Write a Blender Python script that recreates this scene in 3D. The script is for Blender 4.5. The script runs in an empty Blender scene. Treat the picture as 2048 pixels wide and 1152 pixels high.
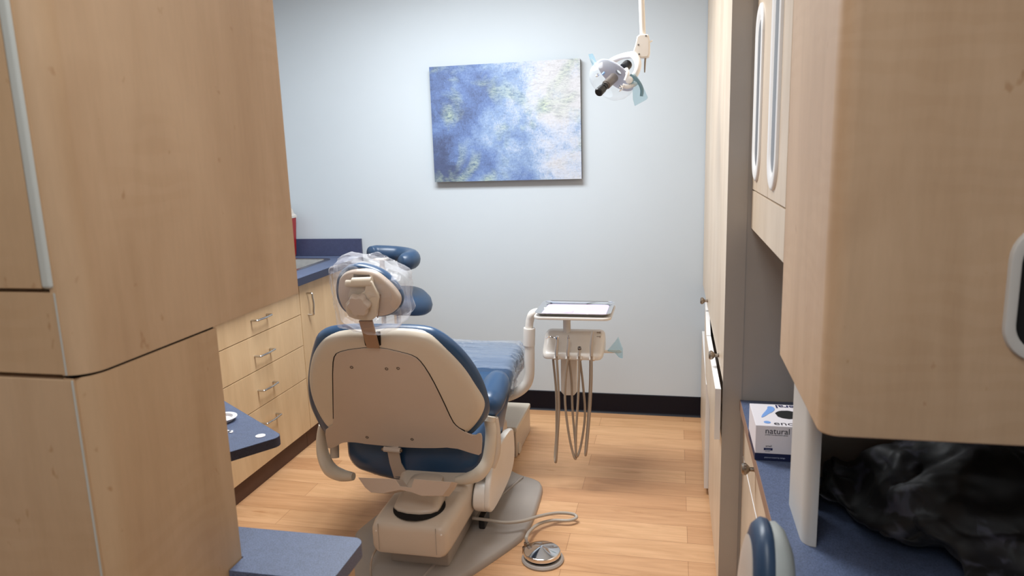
import bpy, bmesh, math, random
from mathutils import Vector, Matrix, noise as mnoise
random.seed(7)
S = bpy.context.scene
COL = S.collection
PI = math.pi

# ------------------------------------------------------------------ camera model (2048 x 1152)
FPX = 1444.56
ca, cb, cc = 0.221162, 0.191501, -0.010714
_Y = Vector((math.sin(ca)*math.cos(cb), math.sin(cb), -math.cos(ca)*math.cos(cb)))
_X0 = _Y.cross(Vector((0, 1, 0))).normalized(); _Z0 = _X0.cross(_Y)
_X = _X0*math.cos(cc) + _Z0*math.sin(cc); _Z = _X.cross(_Y)
R = Matrix((_X, _Y, _Z)); CAM = Vector((0, 0, 1.5))

def ray(u, v): return R @ Vector(((u-1024)/FPX, -(v-576)/FPX, -1))
def hit(u, v, o, n):                      # where the line of sight meets a real plane
    d = ray(u, v); n = Vector(n)
    return CAM + d*((Vector(o)-CAM).dot(n)/d.dot(n))
def at(u, v, **k):
    (a, val), = k.items(); i = 'xyz'.index(a)
    n = [0, 0, 0]; n[i] = 1; o = [0, 0, 0]; o[i] = val
    return hit(u, v, o, n)

cd = bpy.data.cameras.new('camera'); cam = bpy.data.objects.new('camera', cd); COL.objects.link(cam)
cam.matrix_world = Matrix.Translation(CAM) @ R.to_4x4()
cd.sensor_width = 36; cd.lens = FPX/2048*36; cd.clip_start = .02
cd.dof.use_dof = True; cd.dof.focus_distance = 2.7; cd.dof.aperture_fstop = 5.0
S.camera = cam

# ------------------------------------------------------------------ materials
def s2l(c):
    return tuple((x/12.92 if x <= .04045 else ((x+.055)/1.055)**2.4) for x in [v/255 for v in c]) + (1,)
class NT:
    def __init__(s, name):
        s.m = bpy.data.materials.new(name); s.m.use_nodes = True; s.t = s.m.node_tree
        s.b = s.t.nodes['Principled BSDF']; s.out = s.t.nodes['Material Output']
        s.tc = s.t.nodes.new('ShaderNodeTexCoord')
    def n(s, ty, **k):
        o = s.t.nodes.new('ShaderNode'+ty)
        for a, v in k.items():
            if a in o.inputs: o.inputs[a].default_value = v
            else: setattr(o, a, v)
        return o
    def l(s, a, b): s.t.links.new(a, b)
    def mapping(s, scale, loc=(0,0,0), rot=(0,0,0), src='Object'):
        mp = s.n('Mapping'); mp.inputs['Scale'].default_value = scale; mp.inputs['Location'].default_value = loc
        mp.inputs['Rotation'].default_value = rot
        s.l(s.tc.outputs[src], mp.inputs['Vector']); return mp.outputs['Vector']
    def noise(s, vec, scale, detail=3, rough=.5, dist=0):
        n = s.n('TexNoise'); n.inputs['Scale'].default_value = scale; n.inputs['Detail'].default_value = detail
        n.inputs['Roughness'].default_value = rough; n.inputs['Distortion'].default_value = dist
        s.l(vec, n.inputs['Vector']); return n.outputs['Fac']
    def ramp(s, fac, stops):
        r = s.n('ValToRGB'); e = r.color_ramp.elements
        while len(e) < len(stops): e.new(.5)
        for el, (p, c) in zip(e, stops): el.position = p; el.color = c
        s.l(fac, r.inputs['Fac']); return r.outputs['Color']
    def mix(s, a, b, fac, mode='MIX'):
        m = s.n('Mix', data_type='RGBA', blend_type=mode)
        for i, v in ((6, a), (7, b)):
            if hasattr(v, 'is_output'): s.l(v, m.inputs[i])
            else: m.inputs[i].default_value = v
        if hasattr(fac, 'is_output'): s.l(fac, m.inputs[0])
        else: m.inputs[0].default_value = fac
        return m.outputs[2]
    def bump(s, h, strength, dist=.002):
        b = s.n('Bump'); b.inputs['Strength'].default_value = strength; b.inputs['Distance'].default_value = dist
        s.l(h, b.inputs['Height']); s.l(b.outputs['Normal'], s.b.inputs['Normal'])

def G(v): return (v, v, v, 1)
def plain(name, rgb, rough=.5, metal=0, var=.06, scale=8, spec=.5, bump=0, bscale=200, coat=0):
    t = NT(name); c = s2l(rgb)
    f = t.noise(t.mapping((1,1,1)), scale, 3)
    lo = tuple(x*(1-var) for x in c[:3])+(1,); hi = tuple(min(1, x*(1+var)) for x in c[:3])+(1,)
    t.l(t.ramp(f, [(.3, lo), (.7, hi)]), t.b.inputs['Base Color'])
    t.b.inputs['Roughness'].default_value = rough; t.b.inputs['Metallic'].default_value = metal
    t.b.inputs['Specular IOR Level'].default_value = spec; t.b.inputs['Coat Weight'].default_value = coat
    if bump: t.bump(t.noise(t.mapping((1,1,1)), bscale, 2), bump)
    return t.m
def wood(name, rgb, rough=.42, axis='z', off=0, knots=True):
    t = NT(name); c = s2l(rgb)
    sc = {'z': (1, 1, .13), 'y': (1, .13, 1), 'x': (.13, 1, 1)}[axis]
    v = t.mapping(sc, (off, off*1.7, off*.6))
    big = t.noise(v, 9, 4, .55, .6); fine = t.noise(v, 120, 3, .6)
    blot = t.noise(t.mapping((1, 1, .6), (off, 0, 3+off)), 5, 3, .5, .8)
    lo = tuple(x*y for x, y in zip(c, (.93, .90, .86)))+(1,); hi = tuple(min(1, x*1.05) for x in c[:3])+(1,)
    base = t.ramp(big, [(.32, lo), (.62, hi)])
    base = t.mix(base, t.ramp(fine, [(.35, G(.95)), (.6, G(1.02))]), .5, 'MULTIPLY')
    base = t.mix(base, t.ramp(blot, [(.35, (.93, .9, .87, 1)), (.65, G(1.03))]), .8, 'MULTIPLY')
    if knots:
        sp = t.noise(t.mapping((1, 1, .6), (off+5, 2, 1)), 42, 2, .5)
        base = t.mix(base, t.ramp(sp, [(.71, G(1)), (.77, (.74, .62, .5, 1))]), .7, 'MULTIPLY')
        w = t.n('TexWave'); w.inputs['Scale'].default_value = 9; w.inputs['Distortion'].default_value = 9
        w.inputs['Detail'].default_value = 2; w.bands_direction = 'Z'
        t.l(t.mapping((.7, .7, 1), (off, 1, 0)), w.inputs['Vector'])
        msk = t.noise(t.mapping((1, 1, .7), (off+9, 4, 2)), 3.3, 1)
        fl = t.mix(G(1), t.ramp(w.outputs['Fac'], [(.3, (.965, .95, .93, 1)), (.7, G(1.0))]), t.ramp(msk, [(.5, G(0)), (.62, G(.8))]))
        base = t.mix(base, fl, 1, 'MULTIPLY')
    t.l(base, t.b.inputs['Base Color']); t.b.inputs['Roughness'].default_value = rough
    t.bump(fine, .04, .001)
    return t.m
def laminate(name, rgb, rough=.45):
    t = NT(name); c = s2l(rgb)
    n = t.noise(t.mapping((1,1,1)), 420, 2, .6); n2 = t.noise(t.mapping((1,1,1)), 60, 3, .6)
    lo = tuple(x*.72 for x in c[:3])+(1,); hi = tuple(x*1.3 for x in c[:3])+(1,)
    b = t.mix(t.ramp(n, [(.35, lo), (.65, hi)]), t.ramp(n2, [(.35, G(.9)), (.65, G(1.1))]), .7, 'MULTIPLY')
    t.l(b, t.b.inputs['Base Color']); t.b.inputs['Roughness'].default_value = rough
    return t.m
def film(name, rgb, alpha, rough=.12, crease=0):
    t = NT(name); tr = t.n('BsdfTransparent'); gl = t.n('BsdfPrincipled')
    gl.inputs['Base Color'].default_value = s2l(rgb); gl.inputs['Roughness'].default_value = rough
    gl.inputs['Coat Weight'].default_value = .4
    if crease:
        b = t.n('Bump'); b.inputs['Strength'].default_value = crease; b.inputs['Distance'].default_value = .006
        t.l(t.noise(t.mapping((1, 1, 1)), 38, 2, .5, 1.5), b.inputs['Height']); t.l(b.outputs['Normal'], gl.inputs['Normal'])
    mx = t.n('MixShader'); fr = t.n('LayerWeight'); fr.inputs['Blend'].default_value = .35
    r = t.n('MapRange'); r.inputs['To Min'].default_value = alpha; r.inputs['To Max'].default_value = min(1, alpha+.38)
    t.l(fr.outputs['Facing'], r.inputs['Value']); t.l(r.outputs[0], mx.inputs['Fac'])
    t.l(tr.outputs[0], mx.inputs[1]); t.l(gl.outputs[0], mx.inputs[2]); t.l(mx.outputs[0], t.out.inputs['Surface'])
    t.t.nodes.remove(t.b)
    return t.m

M = {}
M['wall'] = plain('wall_paint', (193, 202, 209), .75, var=.015, scale=2, bump=.05, bscale=300)
M['wall_side'] = plain('side_wall_paint', (192, 196, 198), .8, var=.015, scale=2)
M['ceiling'] = plain('ceiling_tile', (225, 225, 220), .9, var=.03, scale=30)
M['cove'] = plain('vinyl_cove_base', (5, 6, 20), .5, var=.1, spec=.25)
M['wood_near'] = wood('maple_laminate_near', (202, 170, 136), .45, off=0)
M['wood_near2'] = wood('maple_laminate_tower', (200, 167, 131), .45, off=7.3)
M['wood_right'] = wood('maple_laminate_right', (198, 167, 135), .45, off=3.1)
M['wood_drawer'] = wood('maple_laminate_drawer', (216, 186, 146), .45, axis='z', off=1.7, knots=False)
M['wood_tall'] = wood('maple_laminate_tall', (212, 194, 172), .36, off=5.2, knots=False)
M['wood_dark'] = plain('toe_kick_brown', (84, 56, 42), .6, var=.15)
M['taupe'] = plain('taupe_panel', (172, 165, 158), .6, var=.03)
M['darkgap'] = plain('dark_gap', (25, 18, 14), .8)
M['edge'] = plain('pale_edge_band', (196, 198, 192), .4, var=.02)
M['edge_brown'] = plain('brown_edge_band', (150, 118, 100), .5, var=.03)
M['blue_top'] = laminate('blue_speckled_laminate', (84, 96, 124), .48)
M['blue_splash'] = laminate('dark_blue_laminate', (62, 68, 98), .5)
M['blue_edge'] = laminate('blue_laminate_edge', (40, 46, 70), .5)
M['vinyl'] = plain('navy_vinyl', (46, 76, 110), .3, var=.05, scale=5, bump=.04, bscale=500)
M['vinyl_dark'] = plain('navy_vinyl_stool', (42, 66, 94), .38, var=.05, bump=.04, bscale=500)
M['beige'] = plain('beige_plastic', (214, 204, 188), .3, var=.02)
M['beige_dim'] = plain('taupe_plastic_panel', (200, 186, 174), .42, var=.02)
M['beige_case'] = plain('beige_painted_casing', (206, 192, 176), .35, var=.02)
M['grey_plate'] = plain('warm_grey_plate', (164, 156, 149), .42, var=.04)
M['strap'] = plain('tan_metal_strap', (158, 126, 100), .42, var=.03)
M['cream'] = plain('cream_plastic', (230, 224, 216), .32, var=.02)
M['white'] = plain('white_plastic', (238, 236, 234), .35, var=.015)
M['offwhite'] = plain('offwhite_panel', (200, 196, 190), .45, var=.02)
M['greyshell'] = plain('pale_grey_shell', (176, 182, 180), .4, var=.03)
M['steel'] = plain('brushed_steel', (200, 198, 195), .25, 1, var=.08, scale=40)
M['nickel'] = plain('satin_nickel', (150, 138, 125), .3, 1, var=.05)
M['chrome'] = plain('chrome', (225, 225, 228), .08, 1, var=.02)
M['black'] = plain('black_plastic', (22, 22, 24), .35, var=.1)
M['slotgrey'] = plain('grey_slot', (112, 116, 122), .35)
M['tool'] = plain('satin_tool_metal', (206, 200, 192), .28, .6)
M['deep'] = plain('dark_recess', (4, 4, 5), .9)
M['darkgrey'] = plain('smoked_metal', (110, 102, 96), .35, .4)
M['hose'] = plain('taupe_hose', (158, 142, 126), .3, var=.05)
M['hose_light'] = plain('grey_hose', (176, 168, 158), .35, var=.03)
M['red'] = plain('red_plastic', (150, 22, 24), .35, var=.06)
M['jar_white'] = plain('white_paper', (240, 240, 244), .6, var=.02)
M['purple'] = plain('lilac_tray_paper', (204, 182, 230), .85, var=.02)
M['cardboard'] = plain('white_glove_carton', (228, 222, 226), .5, var=.01)
M['ink'] = plain('dark_blue_ink', (22, 28, 80), .5)
M['ink_black'] = plain('black_ink', (30, 28, 40), .5)
M['ink_light'] = plain('light_blue_ink', (120, 160, 220), .5)
M['ink_white'] = plain('pale_ink', (190, 200, 225), .5)
M['navy_band'] = plain('navy_band', (14, 24, 66), .5)
M['film'] = film('clear_plastic_film', (245, 245, 252), .07, .04, .7)
M['film_leg'] = film('cloudy_plastic_film', (180, 190, 205), .15, .10, .3)
M['film_blue'] = film('blue_barrier_film', (150, 222, 250), .30, .25)
M['acrylic'] = film('clear_acrylic', (215, 222, 230), .06, .08)
M['reflector'] = plain('milky_reflector', (200, 205, 225), .25, .15)
M['canvas_side'] = plain('black_canvas_edge', (22, 22, 26), .6)

def floor_mat():
    t = NT('maple_vinyl_planks')
    v = t.mapping((1, 1, 1), (.35, .02, 0))
    br = t.n('TexBrick'); br.offset = .37; br.offset_frequency = 2; br.squash = 1
    for k, x in (('Scale', 1), ('Brick Width', 1.22), ('Row Height', .127), ('Mortar Size', .0009), ('Mortar Smooth', .4), ('Bias', 0)):
        br.inputs[k].default_value = x
    br.inputs['Color1'].default_value = s2l((216, 171, 128)); br.inputs['Color2'].default_value = s2l((195, 147, 106))
    br.inputs['Mortar'].default_value = s2l((150, 104, 68)); t.l(v, br.inputs['Vector'])
    g = t.noise(t.mapping((.16, 1.6, 1)), 14, 5, .6, 1.4); f = t.noise(t.mapping((.05, 1, 1)), 160, 3, .6)
    c = t.mix(br.outputs['Color'], t.ramp(g, [(.3, (.82, .76, .68, 1)), (.62, G(1.06))]), .85, 'MULTIPLY')
    c = t.mix(c, t.ramp(f, [(.3, G(.93)), (.7, G(1.04))]), .7, 'MULTIPLY')
    k = t.noise(t.mapping((.5, 1.6, 1), (3, 2, 0)), 9, 2)
    c = t.mix(c, t.ramp(k, [(.70, G(1)), (.76, (.75, .62, .5, 1))]), .7, 'MULTIPLY')
    t.l(c, t.b.inputs['Base Color']); t.b.inputs['Roughness'].default_value = .38
    t.bump(f, .03, .001)
    return t.m
M['floor'] = floor_mat()

def painting_mat():                       # plain generic blue-green brush texture
    t = NT('generic_blue_brushwork')
    mp = t.mapping((1, 1, 1), src='Generated')
    sp = t.n('SeparateXYZ'); t.l(mp, sp.inputs[0])
    st = t.noise(t.mapping((1, 1, .45), rot=(0, .5, 0)), 95, 4, .75, 2.2)
    st2 = t.noise(t.mapping((.5, 1, 1.6), (2, 0, 0)), 70, 4, .75, 1.0)
    bl = t.noise(t.mapping((1.1, 1, 1.3), (4.2, 0, 1.3)), 5.2, 4, .6, .6)
    wob = t.noise(t.mapping((1, 1, 1), (9, 0, 2)), 3.2, 3, .55)
    def math_(op, a, b):
        m = t.n('Math', operation=op)
        for i, x in enumerate((a, b)):
            if hasattr(x, 'is_output'): t.l(x, m.inputs[i])
            else: m.inputs[i].default_value = x
        return m.outputs[0]
    # darkness falls softly from left to right with a wandering blot boundary
    g = math_('ADD', sp.outputs['X'], math_('MULTIPLY', math_('SUBTRACT', wob, .5), 1.5))
    g = math_('ADD', g, math_('MULTIPLY', math_('SUBTRACT', bl, .5), .9))
    g = math_('ADD', g, math_('MULTIPLY', math_('SUBTRACT', st, .5), .75))
    c = t.ramp(g, [(.02, s2l((72, 84, 118))), (.32, s2l((98, 122, 170))), (.60, s2l((134, 158, 192))), (.80, s2l((180, 190, 208))), (1.0, s2l((192, 193, 198)))])
    grn = t.noise(t.mapping((1, 1, 1), (1, 0, 7)), 4.1, 3, .6, .5)
    c = t.mix(c, t.ramp(st2, [(.35, s2l((84, 114, 128))), (.6, s2l((176, 190, 164)))]), t.ramp(grn, [(.52, G(0)), (.66, G(.7))]))
    c = t.mix(c, t.ramp(st2, [(.3, G(.66)), (.5, G(.98)), (.7, G(1.1))]), .85, 'MULTIPLY')
    t.l(c, t.b.inputs['Base Color']); t.b.inputs['Roughness'].default_value = .6
    return t.m
M['painting'] = painting_mat()

def camo_mat():
    t = NT('dark_camouflage_cloth')
    a = t.noise(t.mapping((1, 1, 1.4), (1, 2, 3)), 13, 2, .5, .8); b = t.noise(t.mapping((1.3, 1, 1), (5, 1, 0)), 10, 2, .5, 1)
    c = t.ramp(a, [(.50, s2l((9, 9, 11))), (.53, s2l((20, 19, 23))), (.62, s2l((64, 64, 76)))])
    c = t.mix(c, s2l((9, 9, 11)), t.ramp(b, [(.45, G(0)), (.5, G(.85))]))
    t.l(c, t.b.inputs['Base Color']); t.b.inputs['Roughness'].default_value = .6; t.b.inputs['Sheen Weight'].default_value = .05
    t.bump(t.noise(t.mapping((1,1,1)), 300, 2), .1, .001)
    return t.m
M['camo'] = camo_mat()

# ------------------------------------------------------------------ mesh helpers
def bx(bm, x0, x1, y0, y1, z0, z1, bev=0, seg=2):
    r = bmesh.ops.create_cube(bm, size=1)
    vs = r['verts']
    for v in vs:
        v.co = Vector(((x0+x1)/2 + v.co.x*(x1-x0), (y0+y1)/2 + v.co.y*(y1-y0), (z0+z1)/2 + v.co.z*(z1-z0)))
    if bev:
        es = list({e for v in vs for e in v.link_edges})
        bmesh.ops.bevel(bm, geom=es, offset=bev, segments=seg, affect='EDGES', profile=.5)
    return bm
def box(*a, **k): return bx(bmesh.new(), *a, **k)
def chaikin(pts, n=2, closed=True):
    for _ in range(n):
        o = []
        m = len(pts)
        for i in range(m if closed else m-1):
            p, q = Vector(pts[i]), Vector(pts[(i+1) % m])
            o += [p*.75+q*.25, p*.25+q*.75]
        if not closed: o = [Vector(pts[0])]+o+[Vector(pts[-1])]
        pts = o
    return pts
def rrect(x0, x1, y0, y1, r, n=6):
    P = []
    for cx, cy, a0 in ((x1-r, y1-r, 0), (x0+r, y1-r, 90), (x0+r, y0+r, 180), (x1-r, y0+r, 270)):
        for i in range(n+1):
            a = math.radians(a0+90*i/n); P.append((cx+r*math.cos(a), cy+r*math.sin(a)))
    return P
def prism(bm, pts, n, bev=0, seg=3, both=True):
    """closed 3D polygon extruded along vector n (away from first face); edges of both caps rounded"""
    vs = [bm.verts.new(p) for p in pts]
    f = bm.faces.new(vs)
    r = bmesh.ops.extrude_face_region(bm, geom=[f])
    nv = [g for g in r['geom'] if isinstance(g, bmesh.types.BMVert)]
    for v in nv: v.co += Vector(n)
    nf = [g for g in r['geom'] if isinstance(g, bmesh.types.BMFace)]
    if bev:
        es = set(f.edges) | set(nf[0].edges) if both else set(f.edges)
        bmesh.ops.bevel(bm, geom=list(es), offset=bev, segments=seg, affect='EDGES', profile=.5)
    return bm
def dome(bm, pts, n, prof):
    """stack of outlines scaled about their centre: prof = [(scale, height)] along n; closed by fans"""
    c = sum((Vector(p) for p in pts), Vector())/len(pts); n = Vector(n)
    rings = [[bm.verts.new(c+(Vector(p)-c)*s+n*h) for p in pts] for s, h in prof]
    m = len(pts)
    for a, b in zip(rings, rings[1:]):
        for i in range(m): bm.faces.new((a[i], a[(i+1) % m], b[(i+1) % m], b[i]))
    for rg, h in ((rings[0], prof[0][1]), (rings[-1], prof[-1][1])):
        cv = bm.verts.new(c+n*h)
        for i in range(m): bm.faces.new((rg[i], rg[(i+1) % m], cv))
    return bm
def spline(pts, n=6):
    P = [Vector(p) for p in pts]; out = []
    for i in range(len(P)-1):
        p0 = P[max(i-1, 0)]; p1 = P[i]; p2 = P[i+1]; p3 = P[min(i+2, len(P)-1)]
        for k in range(n):
            t = k/n
            out.append(.5*((2*p1)+(p2-p0)*t+(2*p0-5*p1+4*p2-p3)*t*t+(3*p1-p0-3*p2+p3)*t**3))
    out.append(P[-1]); return out
def tube(bm, pts, r, n=12, smooth=6, ell=None):
    """r number or list (per control point); ell=(a,b) flattens the section"""
    P = spline(pts, smooth) if smooth else [Vector(p) for p in pts]
    m = len(P)
    def rad(i):
        if not isinstance(r, (list, tuple)): return r
        t = i/(m-1)*(len(r)-1); k = min(int(t), len(r)-2); return r[k]+(r[k+1]-r[k])*(t-k)
    T = [(P[min(i+1, m-1)]-P[max(i-1, 0)]).normalized() for i in range(m)]
    u = T[0].orthogonal().normalized()
    if ell:
        u = Vector(ell[2]); u = (u-T[0]*u.dot(T[0])).normalized()
    rings = []
    for i in range(m):
        u = (u-T[i]*u.dot(T[i])).normalized(); w = T[i].cross(u)
        a, b = (ell[0], ell[1]) if ell else (1, 1)
        rings.append([bm.verts.new(P[i]+(u*math.cos(2*PI*k/n)*a+w*math.sin(2*PI*k/n)*b)*rad(i)) for k in range(n)])
    for a, b in zip(rings, rings[1:]):
        for k in range(n): bm.faces.new((a[k], a[(k+1) % n], b[(k+1) % n], b[k]))
    bm.faces.new(rings[0][::-1]); bm.faces.new(rings[-1])
    return bm
def lathe(bm, o, ax, prof, n=32):
    """prof = [(radius, distance along ax)]"""
    o = Vector(o); ax = Vector(ax).normalized(); u = ax.orthogonal().normalized(); w = ax.cross(u)
    rings = []
    for r, h in prof:
        if r < 1e-6: rings.append([bm.verts.new(o+ax*h)])
        else: rings.append([bm.verts.new(o+ax*h+(u*math.cos(2*PI*k/n)+w*math.sin(2*PI*k/n))*r) for k in range(n)])
    for a, b in zip(rings, rings[1:]):
        for k in range(n):
            if len(a) == 1 and len(b) == 1: continue
            if len(a) == 1: bm.faces.new((a[0], b[(k+1) % n], b[k]))
            elif len(b) == 1: bm.faces.new((a[k], a[(k+1) % n], b[0]))
            else: bm.faces.new((a[k], a[(k+1) % n], b[(k+1) % n], b[k]))
    if len(rings[0]) > 1: bm.faces.new(rings[0][::-1])
    if len(rings[-1]) > 1: bm.faces.new(rings[-1])
    return bm
def loft(bm, rings, cap=True):
    V = [[bm.verts.new(p) for p in r] for r in rings]; m = len(V[0])
    for a, b in zip(V, V[1:]):
        for k in range(m): bm.faces.new((a[k], a[(k+1) % m], b[(k+1) % m], b[k]))
    if cap: bm.faces.new(V[0][::-1]); bm.faces.new(V[-1])
    return bm

LOC = {}
def obj(name, bm, mat, parent=None, smooth=True, angle=35, sub=0, wn=True, label=None):
    bmesh.ops.recalc_face_normals(bm, faces=bm.faces)
    me = bpy.data.meshes.new(name)
    off = LOC.get(parent.name, Vector()) if parent else None
    if parent is None:
        c = Vector()
        if bm.verts:
            xs = [v.co for v in bm.verts]
            c = Vector(((min(v.x for v in xs)+max(v.x for v in xs))/2, (min(v.y for v in xs)+max(v.y for v in xs))/2, min(v.z for v in xs)))
        off = c
    bmesh.ops.translate(bm, verts=bm.verts, vec=-off)
    bm.to_mesh(me); bm.free()
    o = bpy.data.objects.new(name, me); COL.objects.link(o)
    if parent is None: o.location = off
    else: o.parent = parent
    LOC[o.name] = off
    me.materials.append(M[mat] if isinstance(mat, str) else mat)
    if smooth:
        for p in me.polygons: p.use_smooth = True
        if sub:
            s = o.modifiers.new('sub', 'SUBSURF'); s.levels = s.render_levels = sub
        else:
            me.set_sharp_from_angle(angle=math.radians(angle))
            if wn:
                w = o.modifiers.new('wn', 'WEIGHTED_NORMAL'); w.keep_sharp = True
    if label: o['label'] = label
    return o
def thing(name, label, cat, loc=(0, 0, 0), group=None):
    o = bpy.data.objects.new(name, None); COL.objects.link(o); o.empty_display_size = .05
    o.location = loc; LOC[o.name] = Vector(loc); o['label'] = label; o['category'] = cat
    if group: o['group'] = group
    return o
def tag(o, label, cat, group=None, kind=None):
    o['label'] = label; o['category'] = cat
    if group: o['group'] = group
    if kind: o['kind'] = kind
    return o
def struct(name, bm, mat, smooth=False):
    o = obj(name, bm, mat, None, smooth); o['kind'] = 'structure'; return o

# ------------------------------------------------------------------ room
YB = 3.96; CEI = 2.55; XL = -2.46; XR = .85
struct('floor', box(XL-.1, XR+.1, -1.6, YB+.1, -.05, 0), 'floor')
struct('ceiling', box(XL-.1, XR+.1, -1.6, YB+.1, CEI, CEI+.05), 'ceiling')
struct('wall_back', box(XL-.1, XR+.1, YB, YB+.1, 0, CEI), 'wall')
struct('wall_left', box(XL-.1, XL, -1.6, YB, 0, CEI), 'wall_side')
struct('wall_right', box(XR, XR+.1, -1.6, YB, 0, CEI), 'wall_side')
struct('wall_front', box(XL-.1, XR+.1, -1.7, -1.6, 0, CEI), 'wall_side')
bm = bmesh.new()
prof = [(YB, 0), (YB-.016, 0), (YB-.009, .006), (YB-.005, .016), (YB-.004, .113), (YB-.001, .116), (YB, .116)]
loft(bm, [[(x, y, z) for y, z in prof] for x in (-1.80, .17)])
struct('baseboard_back', bm, 'cove', True)

# ------------------------------------------------------------------ painting
def P3(pts, **k): return [at(u, v, **k) for u, v in pts]
px0, px1, pz0, pz1 = -1.316, -.486, 1.334, 1.958
pt = thing('canvas_painting', 'unframed canvas painting in blue, lilac and pale green brushstrokes hung on back wall', 'painting', ((px0+px1)/2, YB, pz0))
obj('stretched_canvas', box(px0+.001, px1-.001, YB-.037, YB-.001, pz0+.001, pz1-.001, bev=.002), 'canvas_side', pt)
obj('painted_face', box(px0, px1, YB-.039, YB-.0365, pz0, pz1), 'painting', pt, smooth=False)

# ------------------------------------------------------------------ left base cabinets
XF = -1.838
def bar_handle(y0, y1, z0, z1, parent, x=XF, out=.030, r=.0048):
    bm = bmesh.new()
    a = Vector((x, y0, z0)); d = Vector((x, y1, z1)); e = (d-a).normalized()*.012
    o = Vector((out, 0, 0))
    tube(bm, [a, a+o*.8, a+o+e*.4, a+o+e*1.5, (a+d)/2+o*1.12, d+o-e*1.5, d+o-e*.4, d+o*.8, d], r, 10, 5)
    return obj('handle', bm, 'steel', parent, label='brushed steel bar handle')
t = thing('drawer_cabinet', 'maple drawer cabinet of four wide drawers with steel bar handles, left of the dental chair', 'cabinet', (-2.15, 2.87, 0))
obj('body', box(XL+.003, XF-.02, 2.46, 3.2495, .1, .868), 'wood_drawer', t, False)
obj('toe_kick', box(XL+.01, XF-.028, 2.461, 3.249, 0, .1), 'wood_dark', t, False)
zs = [(.715, .868, .786), (.5535, .7115, .621), (.379, .55, .459), (.103, .3755, .301)]
for z0, z1, hz in zs:
    d = obj('drawer', box(XF-.02, XF, 2.462, 3.2475, z0, z1, bev=.0012), 'wood_drawer', t)
    bar_handle(2.812, 2.938, hz, hz, d)
t = thing('sink_cabinet', 'maple sink base cabinet with one door against the back wall', 'cabinet', (-2.15, 3.6, 0))
bm = box(XL+.003, XF-.02, 3.2505, YB-.003, .1, .77)
bx(bm, XL+.003, XF-.02, 3.2505, 3.268, .77, .868); bx(bm, XL+.003, XF-.02, YB-.02, YB-.003, .77, .868); bx(bm, XL+.003, XL+.02, 3.268, YB-.02, .77, .868); bx(bm, XF-.038, XF-.02, 3.268, YB-.02, .77, .868)
obj('body', bm, 'wood_drawer', t, False)
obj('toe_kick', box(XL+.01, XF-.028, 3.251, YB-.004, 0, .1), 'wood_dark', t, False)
d = obj('door', box(XF-.02, XF, 3.2525, YB-.006, .103, .868, bev=.0012), 'wood_drawer', t)
bar_handle(3.325, 3.325, .695, .808, d)
# worktop with a sink opening
wt = thing('worktop', 'blue laminate worktop with low backsplash over the left cabinets', 'worktop', (-2.13, 3.2, .87))
XE = -1.80
SX0, SX1, SY0, SY1 = -2.36, -1.945, 3.30, 3.80
bm = bmesh.new()
for a in ((XL+.003, XE, 2.455, SY0), (XL+.003, XE, SY1, YB-.003), (XL+.003, SX0, SY0, SY1), (SX1, XE, SY0, SY1)):
    bx(bm, *a, .872, .91)
bmesh.ops.remove_doubles(bm, verts=bm.verts, dist=.0001)
obj('counter_slab', bm, 'blue_top', wt, False)
obj('front_edge', box(XE-.0005, XE+.0012, 2.455, YB-.003, .872, .9095), 'blue_edge', wt, False, label='dark blue front edge')
obj('backsplash', box(XL+.02, XE+.001, YB-.022, YB-.002, .9103, 1.012, bev=.002), 'blue_splash', wt, label='dark blue backsplash')
# sink
sk = thing('sink', 'stainless steel drop-in sink in the blue worktop', 'sink', ((SX0+SX1)/2, (SY0+SY1)/2, .75))
bm = bmesh.new()
outer = rrect(SX0-.022, SX1+.022, SY0-.022, SY1+.022, .05); inn = rrect(SX0+.004, SX1-.004, SY0+.004, SY1-.004, .045)
low = rrect(SX0+.03, SX1-.03, SY0+.03, SY1-.03, .06)
rings = [[(x, y, .9103) for x, y in outer], [(x, y, .9145) for x, y in outer], [(x, y, .9145) for x, y in inn], [(x, y, .905) for x, y in inn], [(x, y, .78) for x, y in low]]
V = [[bm.verts.new(p) for p in r] for r in rings]
for a, b in zip(V, V[1:]):
    for k in range(len(a)): bm.faces.new((a[k], a[(k+1) % len(a)], b[(k+1) % len(a)], b[k]))
bm.faces.new(V[-1])
obj('basin', bm, 'steel', sk, angle=50)
obj('drain', lathe(bmesh.new(), ((SX0+SX1)/2, (SY0+SY1)/2, .7805), (0, 0, 1), [(.04, 0), (.04, .003), (.03, .0015), (0, .001)]), 'chrome', sk)
# sharps container
sc = thing('sharps_container', 'red plastic sharps container with pale lid behind the sink', 'sharps container', (-2.24, 3.86, .91))
bm = bmesh.new()
loft(bm, [[(x, y, z) for x, y in rrect(-2.255-w, -2.255+w, 3.88-w*.8, 3.88+w*.6, .012)] for z, w in ((.911, .048), (.93, .053), (1.13, .066), (1.145, .067), (1.1451, .063))])
obj('tub', bm, 'red', sc)
bm = bmesh.new()
loft(bm, [[(x, y, z) for x, y in rrect(-2.255-w, -2.255+w, 3.88-w*.85, 3.88+w*.65, .012)] for z, w in ((1.1455, .070), (1.158, .070), (1.168, .058), (1.20, .05))])
obj('lid', bm, 'offwhite', sc, label='pale translucent lid')

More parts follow.
